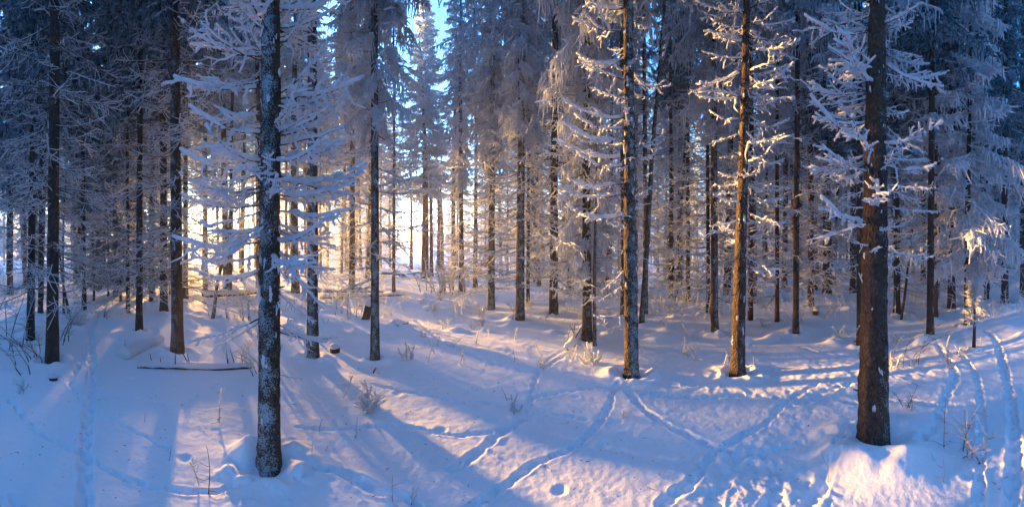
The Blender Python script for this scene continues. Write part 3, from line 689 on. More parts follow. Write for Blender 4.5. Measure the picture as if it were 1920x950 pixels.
NAMED = [
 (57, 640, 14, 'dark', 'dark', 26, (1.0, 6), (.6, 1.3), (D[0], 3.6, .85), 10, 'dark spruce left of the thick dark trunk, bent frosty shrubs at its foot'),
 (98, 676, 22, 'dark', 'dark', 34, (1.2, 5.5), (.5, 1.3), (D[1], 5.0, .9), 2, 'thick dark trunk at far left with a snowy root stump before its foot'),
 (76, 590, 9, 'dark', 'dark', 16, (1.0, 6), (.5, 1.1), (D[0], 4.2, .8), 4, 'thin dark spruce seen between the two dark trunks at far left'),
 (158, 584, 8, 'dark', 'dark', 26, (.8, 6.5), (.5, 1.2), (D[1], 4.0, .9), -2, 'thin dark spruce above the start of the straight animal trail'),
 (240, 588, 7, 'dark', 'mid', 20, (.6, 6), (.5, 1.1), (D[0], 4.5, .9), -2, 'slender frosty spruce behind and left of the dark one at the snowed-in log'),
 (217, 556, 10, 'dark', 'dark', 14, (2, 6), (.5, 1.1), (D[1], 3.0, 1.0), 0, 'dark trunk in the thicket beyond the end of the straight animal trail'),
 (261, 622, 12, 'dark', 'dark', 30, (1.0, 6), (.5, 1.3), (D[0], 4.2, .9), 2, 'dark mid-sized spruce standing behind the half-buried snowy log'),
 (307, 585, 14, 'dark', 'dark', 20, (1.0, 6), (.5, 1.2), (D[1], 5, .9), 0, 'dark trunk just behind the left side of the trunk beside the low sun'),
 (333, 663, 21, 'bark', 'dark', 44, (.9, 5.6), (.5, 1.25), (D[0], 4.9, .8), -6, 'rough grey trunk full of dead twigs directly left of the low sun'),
 (284, 568, 9, 'dark', 'dark', 24, (.8, 6), (.5, 1.2), (D[0], 5, .9), 0, 'added sun-blocking thin dark spruce between the one behind the snowy log and the grey trunk'),  # added to keep the low sun off the left snow
 (348, 562, 9, 'dark', 'mid', 22, (.7, 6), (.5, 1.1), (D[1], 5.4, .9), 0, 'added sun-blocking thin dark spruce squeezed between the grey trunk and the low sun'),  # likewise added as a screen against the low sun
 (385, 545, 9, 'dark', 'mid', 18, (1.5, 7), (.6, 1.3), (S[0], 6.6, .9), 0, 'dark trunk directly right of the low sun'),
 (425, 542, 13, 'dark', 'mid', 20, (1.5, 8), (.6, 1.3), (S[1], 7.0, .9), -3, 'dark trunk behind the left branches of the front spruce, right of the low sun'),
 (586, 672, 20, 'rime', 'mid', 26, (1.4, 5.6), (.5, 1.1), (S[2], 6.6, .85), 0, 'medium rimed trunk right behind the big front spruce'),
 (660, 548, 11, 'warm', 'mid', 12, (2.0, 8), (.5, 1.1), (S[0], 6.9, .9), 0, 'bare brown trunk just left of the slim rimed spruce, before the clearing'),
 (703, 678, 15, 'rime', 'mid', 40, (1.0, 5.4), (.45, .95), None, 0, 'slim rimed spruce with even tiers of white branches beside the snow-capped stump'),
 (738, 548, 6, 'bark', 'mid', 16, (1.0, 8), (.5, 1.1), (S[1], 7.4, .7), 0, 'very thin trunk at the left edge of the bright gap'),
 (771, 508, 6, 'warm', 'mid', 6, (3, 9), (.5, 1.1), (S[2], 9.5, .7), 0, 'lone thin trunk standing in the gap in front of the bright clearing'),
 (797, 520, 13, 'warm', 'mid', 14, (2.5, 9), (.6, 1.4), None, -2, 'conical frosted spruce with its pointed top against the open sky'),
 (809, 518, 7, 'warm', 'mid', 8, (2.5, 9), (.6, 1.2), (S[0], 9.0, .7), -3, 'thin brown trunk leaning against the right side of the conical spruce trunk'),
 (822, 510, 7, 'warm', 'mid', 8, (2.5, 9), (.6, 1.2), (S[1], 8.6, .8), 0, 'left one of a close pair of sunlit trunks right of the path'),
 (829, 508, 7, 'warm', 'mid', 8, (2.5, 9), (.6, 1.2), (S[2], 8.8, .8), 0, 'right one of a close pair of sunlit trunks right of the path'),
 (851, 523, 9, 'bark', 'mid', 14, (2, 8), (.6, 1.2), (S[0], 6.6, 1.0), 0, 'brown trunk rising behind the frosty brush heap beside the path'),
 (865, 547, 9, 'bark', 'mid', 22, (1.4, 7.5), (.6, 1.2), (S[1], 6.0, 1.0), 0, 'trunk with hanging frost just right of the frosty brush heap'),
 (891, 542, 8, 'bark', 'mid', 24, (.8, 7.5), (.6, 1.2), (W_[0], 5.2, .9), 0, 'thin trunk wrapped in white twigs between the brush heap trunk and the knotty one'),
 (921, 580, 12, 'rime', 'mid', 34, (.9, 6), (.5, 1.15), (W_[1], 4.4, .9), 0, 'knotty rimed trunk nearest the right side of the path'),
 (975, 605, 15, 'rime', 'mid', 62, (.9, 6), (.5, 1.15), (W_[0], 4.4, .85), 0, 'frost-covered spruce with curled white branches in the middle of the picture'),
 (990, 570, 6, 'bark', 'mid', 18, (.6, 6), (.5, 1.0), (S[2], 5.6, .8), 0, 'thin stem just behind the right side of the middle frost-covered spruce'),
 (1038, 588, 15, 'bark', 'mid', 60, (.8, 6), (.5, 1.25), (S[0], 5.4, .9), 0, 'brown trunk with long level white branches on both sides, right of the middle'),
 (1101, 638, 16, 'bark', 'mid', 58, (.9, 5), (.5, 1.1), None, -2, 'brown trunk under a sunlit cloak of frosted boughs, broken limb at its foot'),
 (1115, 650, 7, 'rime', 'mid', 34, (.3, 3.8), (.3, .75), None, 0, 'slender frosted stem close before the cloaked brown trunk'),
 (1168, 592, 9, 'bark', 'mid', 18, (.8, 6), (.4, .9), (S[1], 5.2, .8), 0, 'thin trunk hidden behind the left side of the straight rime-speckled spruce'),
 (1210, 590, 9, 'rime', 'dark', 12, (1.5, 6), (.4, 1.0), (S[2], 6.4, .8), 0, 'straight thin trunk crossed by the leaning birch-thin stem'),
 (1258, 560, 8, 'warm', 'mid', 20, (1.0, 7), (.5, 1.2), (D[0], 5.2, .9), 0, 'orange-lit thin trunk in the thicket right of the leaning stem'),
 (1290, 566, 8, 'dark', 'mid', 18, (1.0, 7), (.5, 1.2), (D[1], 4.8, 1.0), 0, 'dark thin trunk in the gap before the frost-curtained spruce'),
 (1340, 626, 13, 'rime', 'mid', 60, (.7, 5.6), (.5, 1.1), (W_[1], 3.6, .8), 0, 'densely branched rimed spruce with hanging frost, left of the leaning brown one'),
 (1328, 590, 7, 'dark', 'mid', 20, (.8, 6), (.5, 1.1), (D[0], 5.6, .8), 0, 'thin dark stem close behind the densely branched rimed spruce'),
 (1407, 600, 9, 'warm', 'mid', 22, (.8, 6), (.5, 1.1), (S[0], 5.4, .8), 0, 'thin orange stem behind the foot of the right-leaning brown spruce'),
 (1457, 605, 8, 'warm', 'mid', 44, (.6, 6), (.5, 1.2), (S[1], 4.9, .9), 0, 'thin spruce with many level white twigs, left of the one with a clean foot'),
 (1492, 630, 11, 'bark', 'mid', 46, (1.2, 5.6), (.5, 1.1), (W_[0], 4.2, .8), 2, 'mid-sized trunk with a clean dark foot between two sunlit streaks of snow'),
 (1520, 575, 11, 'warm', 'mid', 18, (1.2, 6), (.5, 1.2), (D[1], 4.6, .9), 0, 'reddish trunk left of the stoutest brown one'),
 (1551, 558, 16, 'dark', 'mid', 22, (1.0, 7), (.6, 1.3), (D[0], 4.8, 1.0), -2, 'broad dark trunk in the shade left of the stoutest brown one'),
 (1612, 650, 11, 'dark', 'mid', 22, (1.2, 5), (.5, 1.0), (S[2], 4.8, .8), 2, 'dark trunk half hidden behind the left edge of the stoutest brown one'),
 (1682, 588, 12, 'dark', 'mid', 24, (.6, 6), (.5, 1.2), (D[1], 4.6, .9), 0, 'dark trunk right behind the stoutest brown one on its right side'),
 (1744, 632, 13, 'bark', 'mid', 40, (1.4, 5.5), (.4, .9), (D[0], 4.6, .8), 2, 'upright dark trunk with rimed edge midway between the stoutest trunk and the drooping white tree'),
 (1754, 598, 9, 'warm', 'mid', 16, (1.5, 6), (.4, .9), (D[1], 5.4, .8), -1, 'orange-lit thin trunk touching the upright rimed-edge trunk'),
 (1784, 577, 14, 'warm', 'mid', 12, (2.2, 6.5), (.5, 1.1), (D[0], 5.0, .9), 0, 'bright orange sunlit trunk left of the drooping white tree'),
 (1815, 609, 13, 'bark', 'mid', 4, (1.4, 5), (.5, .9), None, -1, 'large drooping white tree wrapped in frosted boughs at right'),
 (1826, 655, 7, 'warm', 'mid', 3, (.9, 1.2), (.2, .3), None, 0, 'little sapling with a tuft of white boughs before the drooping white tree'),
 (1884, 570, 13, 'bark', 'dark', 18, (1.5, 7), (.5, 1.1), (D[1], 4.6, 1.0), 0, 'brown trunk near the right edge beyond the animal trail'),
 (1850, 562, 8, 'dark', 'dark', 14, (1.5, 7), (.5, 1.1), (D[0], 4.0, .9), 0, 'thin dark trunk between the drooping white tree and the right-edge trunk'),
 (1919, 557, 12, 'dark', 'dark', 14, (1.5, 7), (.5, 1.1), (S[0], 4.6, 1.0), 0, 'dark trunk cut by the right edge of the picture'),
]
roots = {}
for k, (px, by, wd, bark, kind, nb, zr, Lr, cr, lean, label) in enumerate(NAMED):
    far = by < 560
    low = LOWD[k % 3] if (kind == 'dark') else (LOWB[k % 5] if by < 592 else None)
    if px in (1815, 1826, 771, 797, 809, 822, 829): low = None
    o = named(px, by, wd, bark, kind, nb, zr, Lr, cr, lean, label, low, Ht=1.25 if px == 1826 else (4.2 if px == 1115 else (9.0 if px == 1815 else (13.5 if px in (771, 809, 822, 829) else None))))
    roots[px] = o
link('crown', CR_CONE, roots[797], (0, 0, 6.0), (0, 0, 1), (1.3, 1.3, .925)); roots[797].children[0].scale.z = 1.07
roots[797].name = 'conical_spruce'
link('crown', HV[1], roots[1101], (0, 0, 1.5), (0, 0, 2), (.62, .62, 1.0))
link('upper_boughs', HV[0], roots[1101], (0, 0, 4.4), (0, 0, .4), (.75, .75, 1.6))
link('crown', HV[0], roots[703], (0, 0, 3.9), (0, 0, .4), (.55, .55, 1.0))
link('upper_crown', S[1], roots[703], (0, 0, 5.6), (0, 0, .4), (.8, .8, .95))
link('crown', HV[0], roots[1815], (0, 0, 1.5), (0, 0, 3.4), (1.35, 1.35, 1.05))
link('crown', CR_YOUNG, roots[1826], (0, 0, .55), (0, 0, 1), (.55, .55, .45))
for px in (921, 975, 865, 1340, 1457): link('hanging_boughs', HV[px % 2], roots[px], (0, 0, 4.6), (0, 0, px), (.6, .6, 1.0))

for px, by, hh, sc, lab in ((203, 557, 5.5, .62, 'dark young spruce with boughs to the snow, left of the end of the straight trail'), (176, 566, 3.6, .5, 'lower young spruce in front of the dark one left of the trail end'),
                           (226, 566, 3.0, .42, 'small frosted young spruce right of the trail end, behind the snowy log'), (289, 556, 4.2, .5, 'young spruce filling the gap left of the grey trunk beside the sun'),
                           (318, 552, 3.4, .45, 'small young spruce half hidden behind the grey trunk beside the sun'), (252, 552, 4.8, .55, 'tall young spruce behind the dark one at the snowy log')):
    x, y = P(px, by); rt_ = thing('young_spruce', (x, y, Hz(x, y)), lab, 'tree')
    link('trunk', TR['dark'][0], rt_, (0, 0, 0), (0, 0, 0), (.05, .05, hh / 20)); link('crown', D[px % 2], rt_, (0, 0, .5), (0, 0, px), (sc, sc, (hh - .45) / 14.5))
# leaning thin stem, crossing to the right
def leaning(px0, y0, px1, y1, w0, w1, label, nb, mat=M_barkf, kind=MID, Lr=(.3, .7)):
    r0 = RG(px0, y0); x, y = PR(px0, r0); rt, aw = cam_basis(px0)
    n = 26; s = np.linspace(0, 1, n); zt = z_at(y1, r0)
    off = (px1 - px0) / F * r0 * s ** 1.15; z = -.1 + zt * s * 1.0
    pts = np.stack([rt.x * off, rt.y * off, z], -1) + np.stack([.02 * np.sin(s * 9), .02 * np.cos(s * 7), 0 * s], -1)
    rad = (w0 + (w1 - w0) * s) / F * r0 / 2
    mb = MB(); mb.tubes(pts, rad * (1 + .06 * rng.normal(0, 1, n)), 10, cap=True)
    root = thing('leaning_stem', (x, y, Hz(x, y)), label, 'tree')
    link('trunk', mb.mesh('trunk', [mat]), root)
    R_ = random.Random(px0)
    for k in range(nb):
        u = R_.uniform(.15, .98); i = int(u * (n - 1))
        o = place_branch(root, R_.choice(kind), px0, r0, pts[i][2], R_.uniform(0, 360), R_.uniform(*Lr), R_.uniform(-10, 40), .01)
        o.location.x += pts[i][0]; o.location.y += pts[i][1]
    WELLS.append((x, y, .08, .02))
leaning(1203, 607, 1247, -20, 11, 5, 'thin leaning stem slanting up to the right behind the straight rime-speckled spruce', 16)
leaning(396, 600, 428, 440, 8, 4, 'short frosty stem leaning right, below and right of the low sun', 8)
leaning(130, 600, 104, 430, 6, 3, 'thin stem leaning left beside the thick dark trunk at far left', 7, M_barkd, DARKB)
leaning(118, 590, 122, 300, 5, 3, 'hair-thin upright stem right of the thick dark trunk at far left', 7, M_barkd, DARKB)
leaning(1268, 560, 1300, 60, 6, 4, 'thin bare stem slanting in the dark gap right of the leaning stem', 10, M_bark, DARKB)
leaning(1690, 600, 1712, 420, 6, 3, 'sunlit golden sapling bending behind the stoutest trunk', 12, M_barkw, MID, (.2, .45))

# ------------------------------------------------------------------ the wood behind
taken = []
for (px, by, *_r) in NAMED: taken.append(P(px, by))
def ok(x, y, dmin):
    return all((x - a) ** 2 + (y - b) ** 2 > dmin * dmin for a, b in taken)
def path_d(x, y): return min(math.hypot(x - a, y - b) for a, b in PATH)
R3 = random.Random(11)
WOOD = []
tries = 0
while len(WOOD) < 235 and tries < 40000:
    tries += 1
    a = math.radians(R3.uniform(-96, 96)); px = CX + a * F
    r = 12.2 * (4.0 ** R3.random()) if 900 < px else 12.5 * (3.3 ** R3.random())
    if px > 900: r = math.sqrt(R3.uniform(12.0 ** 2, 48.0 ** 2)) if R3.random() < .5 else R3.uniform(12, 34)
    x, y = r * math.sin(a), r * math.cos(a)
    if 742 < px < 838 and r < 60: continue                 # the gap with the conical spruce
    if 560 < px < 742 and r < 17: continue
    if 540 < px < 900 and R3.random() < .45: continue
    if -40 < px < 40 and R3.random() < .6: continue
    if 60 < px < 560 and r > 11 and R3.random() < (.50 if px > 200 else .25): continue       # the sun's side is thinner
    if abs(px - SUN_PX) < 11: continue
    if 838 <= px < 960 and (r < 17 or R3.random() < .5): continue
    if 960 <= px < 1450 and R3.random() < .25: continue
    if 560 < px < 742 and r < 24 and R3.random() < .5: continue
    if path_d(x, y) < 2.0: continue
    if not ok(x, y, 1.45): continue
    taken.append((x, y)); WOOD.append((x, y, r, px))
for k in range(34):  # added trees on the sun's side, shading the crowns and right foreground
    for _t in range(40):
        px = R3.uniform(-20, 560) if k < 16 else R3.uniform(290, 500); r = R3.uniform(36, 60) if k < 16 else R3.uniform(14, 36); a = az_of(px); x, y = r * math.sin(a), r * math.cos(a)
        if abs(px - SUN_PX) > 9 and ok(x, y, 2.4): taken.append((x, y)); WOOD.append((x, y, r, px)); break
for k in range(18):
    for _t in range(40):
        px = R3.uniform(545, 738); r = R3.uniform(26, 60); a = az_of(px); x, y = r * math.sin(a), r * math.cos(a)
        if ok(x, y, 1.8): taken.append((x, y)); WOOD.append((x, y, r, px)); break
def zone(px, r):
    if px < 300: return 'dark', 'one of the many dark spruces in the shaded wood behind the left trunks'
    if px < 540: return 'sun', 'one of the many thin spruces backlit by the low sun at left'
    if px < 742: return 'sun', 'one of the many thin trunks before the bright clearing, left of the path'
    if px < 1180: return 'mid', 'one of the many frosted spruces in the golden wood right of the path'
    if px < 1600: return 'mid', 'one of the many spruces in the wood behind the right-leaning brown trunk'
    return 'dark2', 'one of the many spruces in the blue wood right of the stoutest trunk'
REFS = [(57, 'left-edge dark spruce'), (98, 'thick far-left trunk'), (158, 'dark spruce at trail end'), (261, 'dark spruce at the snowy log'), (333, 'grey trunk beside the sun'), (425, 'dark trunk right of the sun'),
        (505, 'big front spruce'), (586, 'medium rimed trunk'), (660, 'bare brown clearing trunk'), (703, 'slim rimed spruce'), (865, 'trunk by the brush heap'), (921, 'knotty rimed trunk'), (975, 'middle frost-covered spruce'),
        (1038, 'level-branched brown trunk'), (1101, 'cloaked brown trunk'), (1183, 'straight rime-speckled spruce'), (1258, 'orange-lit thin trunk'), (1340, 'densely branched rimed spruce'), (1382, 'right-leaning brown spruce'),
        (1492, 'clean-footed trunk'), (1551, 'broad dark trunk'), (1638, 'stoutest brown trunk'), (1744, 'rimed-edge trunk'), (1815, 'drooping white tree'), (1884, 'right-edge brown trunk')]
ORD = ['nearest', 'second nearest', 'third nearest', 'fourth nearest', 'fifth nearest', 'sixth nearest', 'seventh nearest', 'eighth nearest']
OWN = {}
cnt = {}
for k in sorted(range(len(WOOD)), key=lambda i: WOOD[i][2]):
    x, y, r, px = WOOD[k]
    if not -10 < px < 1930 or r > 42: continue
    ref = min(REFS, key=lambda q: abs(q[0] - px)); sd = 'left' if px < ref[0] else 'right'
    c = cnt.get((ref, sd), 0); cnt[(ref, sd)] = c + 1
    if c < 8: OWN[k] = '%s spruce behind and just %s of the %s' % (ORD[c], sd, ref[1])
for k, (x, y, r, px) in enumerate(WOOD):
    zn, lab = zone(px, r)
    lab0 = lab; lab = OWN.get(k, lab.replace('one of the many', 'one of the many farther'))
    if r > 30 and px > 742 and k % 2: pass
    g = Hz(x, y); h = R3.uniform(17.5, 21)
    root = thing('spruce_tree', (x, y, g), lab, 'tree', 'spruces of the wood behind, ' + {'dark': 'left', 'sun': 'round the sun', 'mid': 'centre', 'dark2': 'right'}[zn] + (' at the clearing' if 540 <= px < 742 else '') + (' behind the leaning trunk' if 1180 <= px < 1600 else ''))
    rad = R3.uniform(.075, .155); sc = rad / .86
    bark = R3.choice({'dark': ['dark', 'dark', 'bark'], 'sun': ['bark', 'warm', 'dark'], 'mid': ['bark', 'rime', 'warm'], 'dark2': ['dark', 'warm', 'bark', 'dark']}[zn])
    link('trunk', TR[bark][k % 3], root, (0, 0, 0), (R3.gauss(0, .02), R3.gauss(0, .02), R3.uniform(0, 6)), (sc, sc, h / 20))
    cz = {'dark': R3.uniform(3.6, 6.0), 'sun': R3.uniform(8, 10), 'mid': R3.uniform(7.2, 9.6), 'dark2': R3.uniform(5.0, 7.2)}[zn]
    if zn == 'mid' and px > 1180: cz -= .8
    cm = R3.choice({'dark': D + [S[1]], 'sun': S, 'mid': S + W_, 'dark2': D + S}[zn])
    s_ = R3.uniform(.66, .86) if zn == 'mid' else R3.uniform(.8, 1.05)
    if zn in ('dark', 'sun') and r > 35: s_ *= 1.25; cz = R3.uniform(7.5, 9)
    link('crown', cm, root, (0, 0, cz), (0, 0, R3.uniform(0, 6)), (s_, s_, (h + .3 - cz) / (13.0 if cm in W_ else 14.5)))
    lb = R3.choice(LOWD if zn == 'dark' else (LOWS if zn == 'sun' and (px < 560 or r < 26) else LOWB))
    link('lower_branches', lb, root, (0, 0, R3.uniform(-.3, .4)), (0, 0, R3.uniform(0, 6)), (1, 1, R3.uniform(.9, 1.2)), kind='stuff')

# far tree mass all round, beyond the wood; open where the clearing lies
def far_mass():
    r = np.random.default_rng(77); mb = MB()
    items = []
    for k in range(760):
        a = r.uniform(-math.radians(100), math.radians(100)); px = CX + a * F
        if 60 < px < 900: d = r.uniform(225, 270)
        elif px <= 60: d = r.uniform(110, 190)
        else: d = r.uniform(48, 95)
        items.append((d * math.sin(a), d * math.cos(a), r.uniform(14, 19)))
    for k in range(150):                                # thin trees dotted over the far side of the clearing
        px = r.uniform(500, 742) if k % 3 else r.uniform(-60, 170); d = r.uniform(62, 175)
        if k % 7 == 0: px = r.uniform(800, 900)
        items.append((d * math.sin(az_of(px)), d * math.cos(az_of(px)), r.uniform(9, 17)))
    for k in range(75):                                 # denser wood on the shaded left
        px = r.uniform(40, 315); d = r.uniform(52, 105)
        items.append((d * math.sin(az_of(px)), d * math.cos(az_of(px)), r.uniform(14, 20)))
    for k in range(110):                                # the wood goes on unseen behind the camera, added to cut side light
        a = r.uniform(math.radians(102), math.radians(258)); d = 7 * (7.0 ** r.random())
        items.append((d * math.sin(a), d * math.cos(a), r.uniform(15, 20)))
    I = np.array(items); n = len(I)
    g = H(I[:, 0], I[:, 1])
    t2 = np.array([0, 1.])
    base = np.stack([I[:, 0], I[:, 1], g - .3], -1)
    mb.tubes(base[:, None] + np.array([0, 0, 1.]) * (I[:, 2][:, None] * t2)[..., None], np.tile([.13, .02], (n, 1)), 4, mat=1)
    K = 46
    u = r.uniform(.12, 1, (n, K)); az = r.uniform(0, 6.3, (n, K)); L = 1.9 * (1 - u) ** .7 * r.uniform(.5, 1.1, (n, K)) + .1
    z = g[:, None] + u * I[:, 2][:, None]
    p0 = np.stack([I[:, 0][:, None] + 0 * z, I[:, 1][:, None] + 0 * z, z], -1)
    d = np.stack([np.cos(az), np.sin(az), az * 0 - .45], -1) * L[..., None]
    q = p0[:, :, None] + np.stack([d * 0, d * .6, d * 1.0 - np.array([0, 0, .3])], 2)
    mb.tubes(q.reshape(-1, 3, 3), np.tile([.12, .26, .06], (n * K, 1)), 3, mat=0)
    return mb.mesh('distant_forest', [M_fol, M_bark], False)
link('distant_forest', far_mass(), kind='stuff', label='distant mass of frosted forest closing the view behind the wood')

# ------------------------------------------------------------------ undergrowth
def stems_mesh(seed, n, hgt, rad, spread, mats, frost=1.0, twigs=3, lean=.35):
    """a tuft of stems rising from the snow, each with side twigs"""
    r = np.random.default_rng(seed); W, S = MB(), MB()
    for k in range(n):
        b = np.array([r.normal(0, spread), r.normal(0, spread), -.05]); h = hgt * r.uniform(.5, 1.1)
        dr = np.array([r.normal(0, lean), r.normal(0, lean), 1.0]); t_ = np.linspace(0, 1, 6)[:, None]
        q = b + dr * h * t_ + np.array([r.normal(0, .2), r.normal(0, .2), -.1]) * h * t_ ** 2
        W.tubes(q, rad * (1.1 - .7 * t_[:, 0]), 4)
        if frost: S.tubes(q[1:], rad * frost * r.uniform(.9, 1.8, 5), 4, lift=.6)
        for j in range(twigs):
            i = r.integers(1, 5); d = np.array([r.normal(0, .7), r.normal(0, .7), r.uniform(.0, .8)]); l = h * r.uniform(.15, .4)
            t3 = np.linspace(0, 1, 3)[:, None]; qq = q[i] + d * l * t3 + r.normal(0, .03 * h, (3, 3)) * (t3 > 0)
            W.tubes(qq, rad * .5 * (1.1 - .7 * t3[:, 0]), 3)
            if frost: S.tubes(qq, rad * .8 * frost * r.uniform(.8, 1.6, 3), 3, lift=.5)
    return merge(W, S).mesh('stems', mats)
WF = [M_wood, M_rime]
SHR = {
 'single_frost': [stems_mesh(700 + k, 1, .42, .0045, 0, WF, 1.7, 4, .25) for k in range(4)],
 'single_bare': [stems_mesh(710 + k, 1, .40, .0040, 0, WF, 0, 3, .25) for k in range(3)],
 'tuft': [stems_mesh(720 + k, 6, .38, .004, .06, WF, 2.0, 4, .4) for k in range(4)],
 'bush': [stems_mesh(730 + k, 12, .75, .006, .12, WF, 1.8, 7, .4) for k in range(3)],
 'bare_bush': [stems_mesh(740 + k, 5, .55, .005, .06, WF, .35, 7, .45) for k in range(2)],
}
def plant(name, kind, k, px, py, sc, label, cat='twig', group=None, rot=None):
    x, y = P(px, py); R_ = random.Random(px * 3 + py)
    return thing(name, (x, y, Hz(x, y) - .02), label, cat, group, SHR[kind][k % len(SHR[kind])], (0, 0, rot if rot is not None else R_.uniform(0, 6)), (sc, sc, sc))
plant('frosted_shrub', 'bush', 0, 690, 765, .5, 'crooked white-frosted shrub alone on the open snow right of the front spruce', 'shrub')
plant('bare_sapling', 'bare_bush', 0, 1790, 845, 1.0, 'bare reddish forked sapling in the snow at right, beyond the stoutest trunk foot', 'sapling')
plant('bare_sapling', 'bare_bush', 1, 1842, 865, .45, 'short bare reddish sprig right of the forked sapling', 'sapling')
plant('bare_twig', 'single_bare', 1, 1552, 905, .7, 'small reddish forked twig left below the stoutest trunk', 'twig')
plant('bare_twig', 'single_bare', 0, 1765, 912, .8, 'dark bent twig nearest the bottom right corner', 'twig')
plant('bare_twig', 'single_bare', 2, 1755, 880, .6, 'dark tangled twig just above the bent one at bottom right', 'twig')
plant('bare_twig', 'single_bare', 1, 1710, 925, .35, 'low dark sprig under the mound at the stoutest trunk', 'twig')
plant('dead_stalk', 'single_bare', 0, 388, 925, 1.1, 'tall dark forked stalk in the snow left of the front spruce foot', 'stalk')
plant('dead_stalk', 'single_frost', 1, 376, 905, .7, 'small frosted stalk just left of the tall forked stalk', 'stalk')
plant('dead_stalk', 'single_bare', 2, 315, 865, .6, 'short straight dark stalk left of the forked stalks', 'stalk')
plant('dead_stalk', 'single_bare', 1, 272, 790, .35, 'tiny lone stalk near the straight animal trail', 'stalk')
plant('dead_stalk', 'single_frost', 0, 411, 795, .9, 'bowed frosted stalk left of the front spruce trunk', 'stalk')
plant('dead_stalk', 'single_bare', 0, 597, 808, .5, 'short stalk right of the front spruce foot', 'stalk')
plant('dead_stalk', 'single_frost', 3, 583, 860, .6, 'frosted stalk close right of the front spruce foot', 'stalk')
plant('dead_stalk', 'single_frost', 0, 609, 845, .45, 'second frosted stalk right of the front spruce foot, the shorter one', 'stalk')
plant('dead_stalk', 'single_frost', 0, 667, 822, .5, 'small frosted stalk below the crooked white shrub', 'stalk')
plant('dead_stalk', 'single_bare', 1, 737, 935, .55, 'dark stalk at the bottom edge below the crooked white shrub', 'stalk')
plant('dead_stalk', 'single_frost', 2, 770, 935, .6, 'frosted stalk at the bottom edge beside the dark one', 'stalk')
plant('dead_stalk', 'single_bare', 2, 953, 752, .75, 'thin dark upright stalk in the middle of the near snow', 'stalk')
plant('frosted_tuft', 'tuft', 0, 960, 770, .6, 'white frosted tuft poking up beside the thin dark upright stalk', 'plant')
plant('frosted_tuft', 'tuft', 1, 1172, 782, .35, 'small snowy tuft with dark tips below the straight rime-speckled spruce', 'plant')
plant('frosted_tuft', 'tuft', 2, 40, 735, .5, 'small frosted tuft in the blue shade at far left', 'plant')
plant('dead_stalk', 'single_frost', 1, 640, 745, .9, 'upright frosted stalk left of the crooked white shrub', 'stalk')
plant('dead_stalk', 'single_frost', 3, 1358, 690, .9, 'straight white stalk just left of the right-leaning brown spruce foot', 'stalk')
plant('dead_stalk', 'single_frost', 3, 820, 650, .8, 'frosted forked stalk beside the path in the middle distance', 'stalk')
plant('bare_twig', 'bare_bush', 1, 1700, 760, .9, 'bare arching twigs right of the stoutest trunk, over the sunlit snow', 'twig')
plant('young_spruce', 'bush', 1, 140, 610, .7, 'small dark snow-dusted young spruce by the straight animal trail', 'sapling')
R4 = random.Random(5); SPR = []
zones = ((420, 620, 'one of the many frosted sprigs in the snow behind the front spruce'), (640, 960, 'one of the many frosted sprigs in the snow around the path'),
         (960, 1180, 'one of the many frosted sprigs under the cloaked brown trunk'), (1190, 1600, 'one of the many frosted sprigs between the speckled spruce and the stoutest trunk'), (1660, 1915, 'one of the many frosted sprigs right of the stoutest trunk'))
for zi, (a, b, lab) in enumerate(zones):
    for k in range(34 if zi != 4 else 22):
        px = R4.uniform(a, b); py = 560 + 130 * R4.random() ** 1.6
        if abs(px - 700) < 60 and py > 650: continue
        kd = R4.choice(['single_frost', 'tuft', 'single_frost', 'tuft', 'bush' if py < 600 else 'single_frost'])
        SPR.append((plant('frosted_sprig', kd, k, px, py, R4.uniform(.45, 1.0) * (.7 if kd == 'bush' else 1), lab, 'plant', 'frosted sprigs, patch ' + lab.split('in the snow ')[-1].split('sprigs ')[-1]), px, py, kd))
cs = {}
for o, px, py, kd in sorted(SPR, key=lambda q: -q[2]):
    ref = min(REFS, key=lambda q: abs(q[0] - px)); sd = 'left' if px < ref[0] else 'right'
    word = {'single_frost': 'lone frosted sprig', 'tuft': 'frosted stem tuft', 'bush': 'small frosted bush'}[kd]
    c = cs.get((ref, sd, kd), 0); cs[(ref, sd, kd)] = c + 1
    if c < 8: o['label'] = '%s, %s one just %s of the %s' % (word, ORD[c], sd, ref[1])
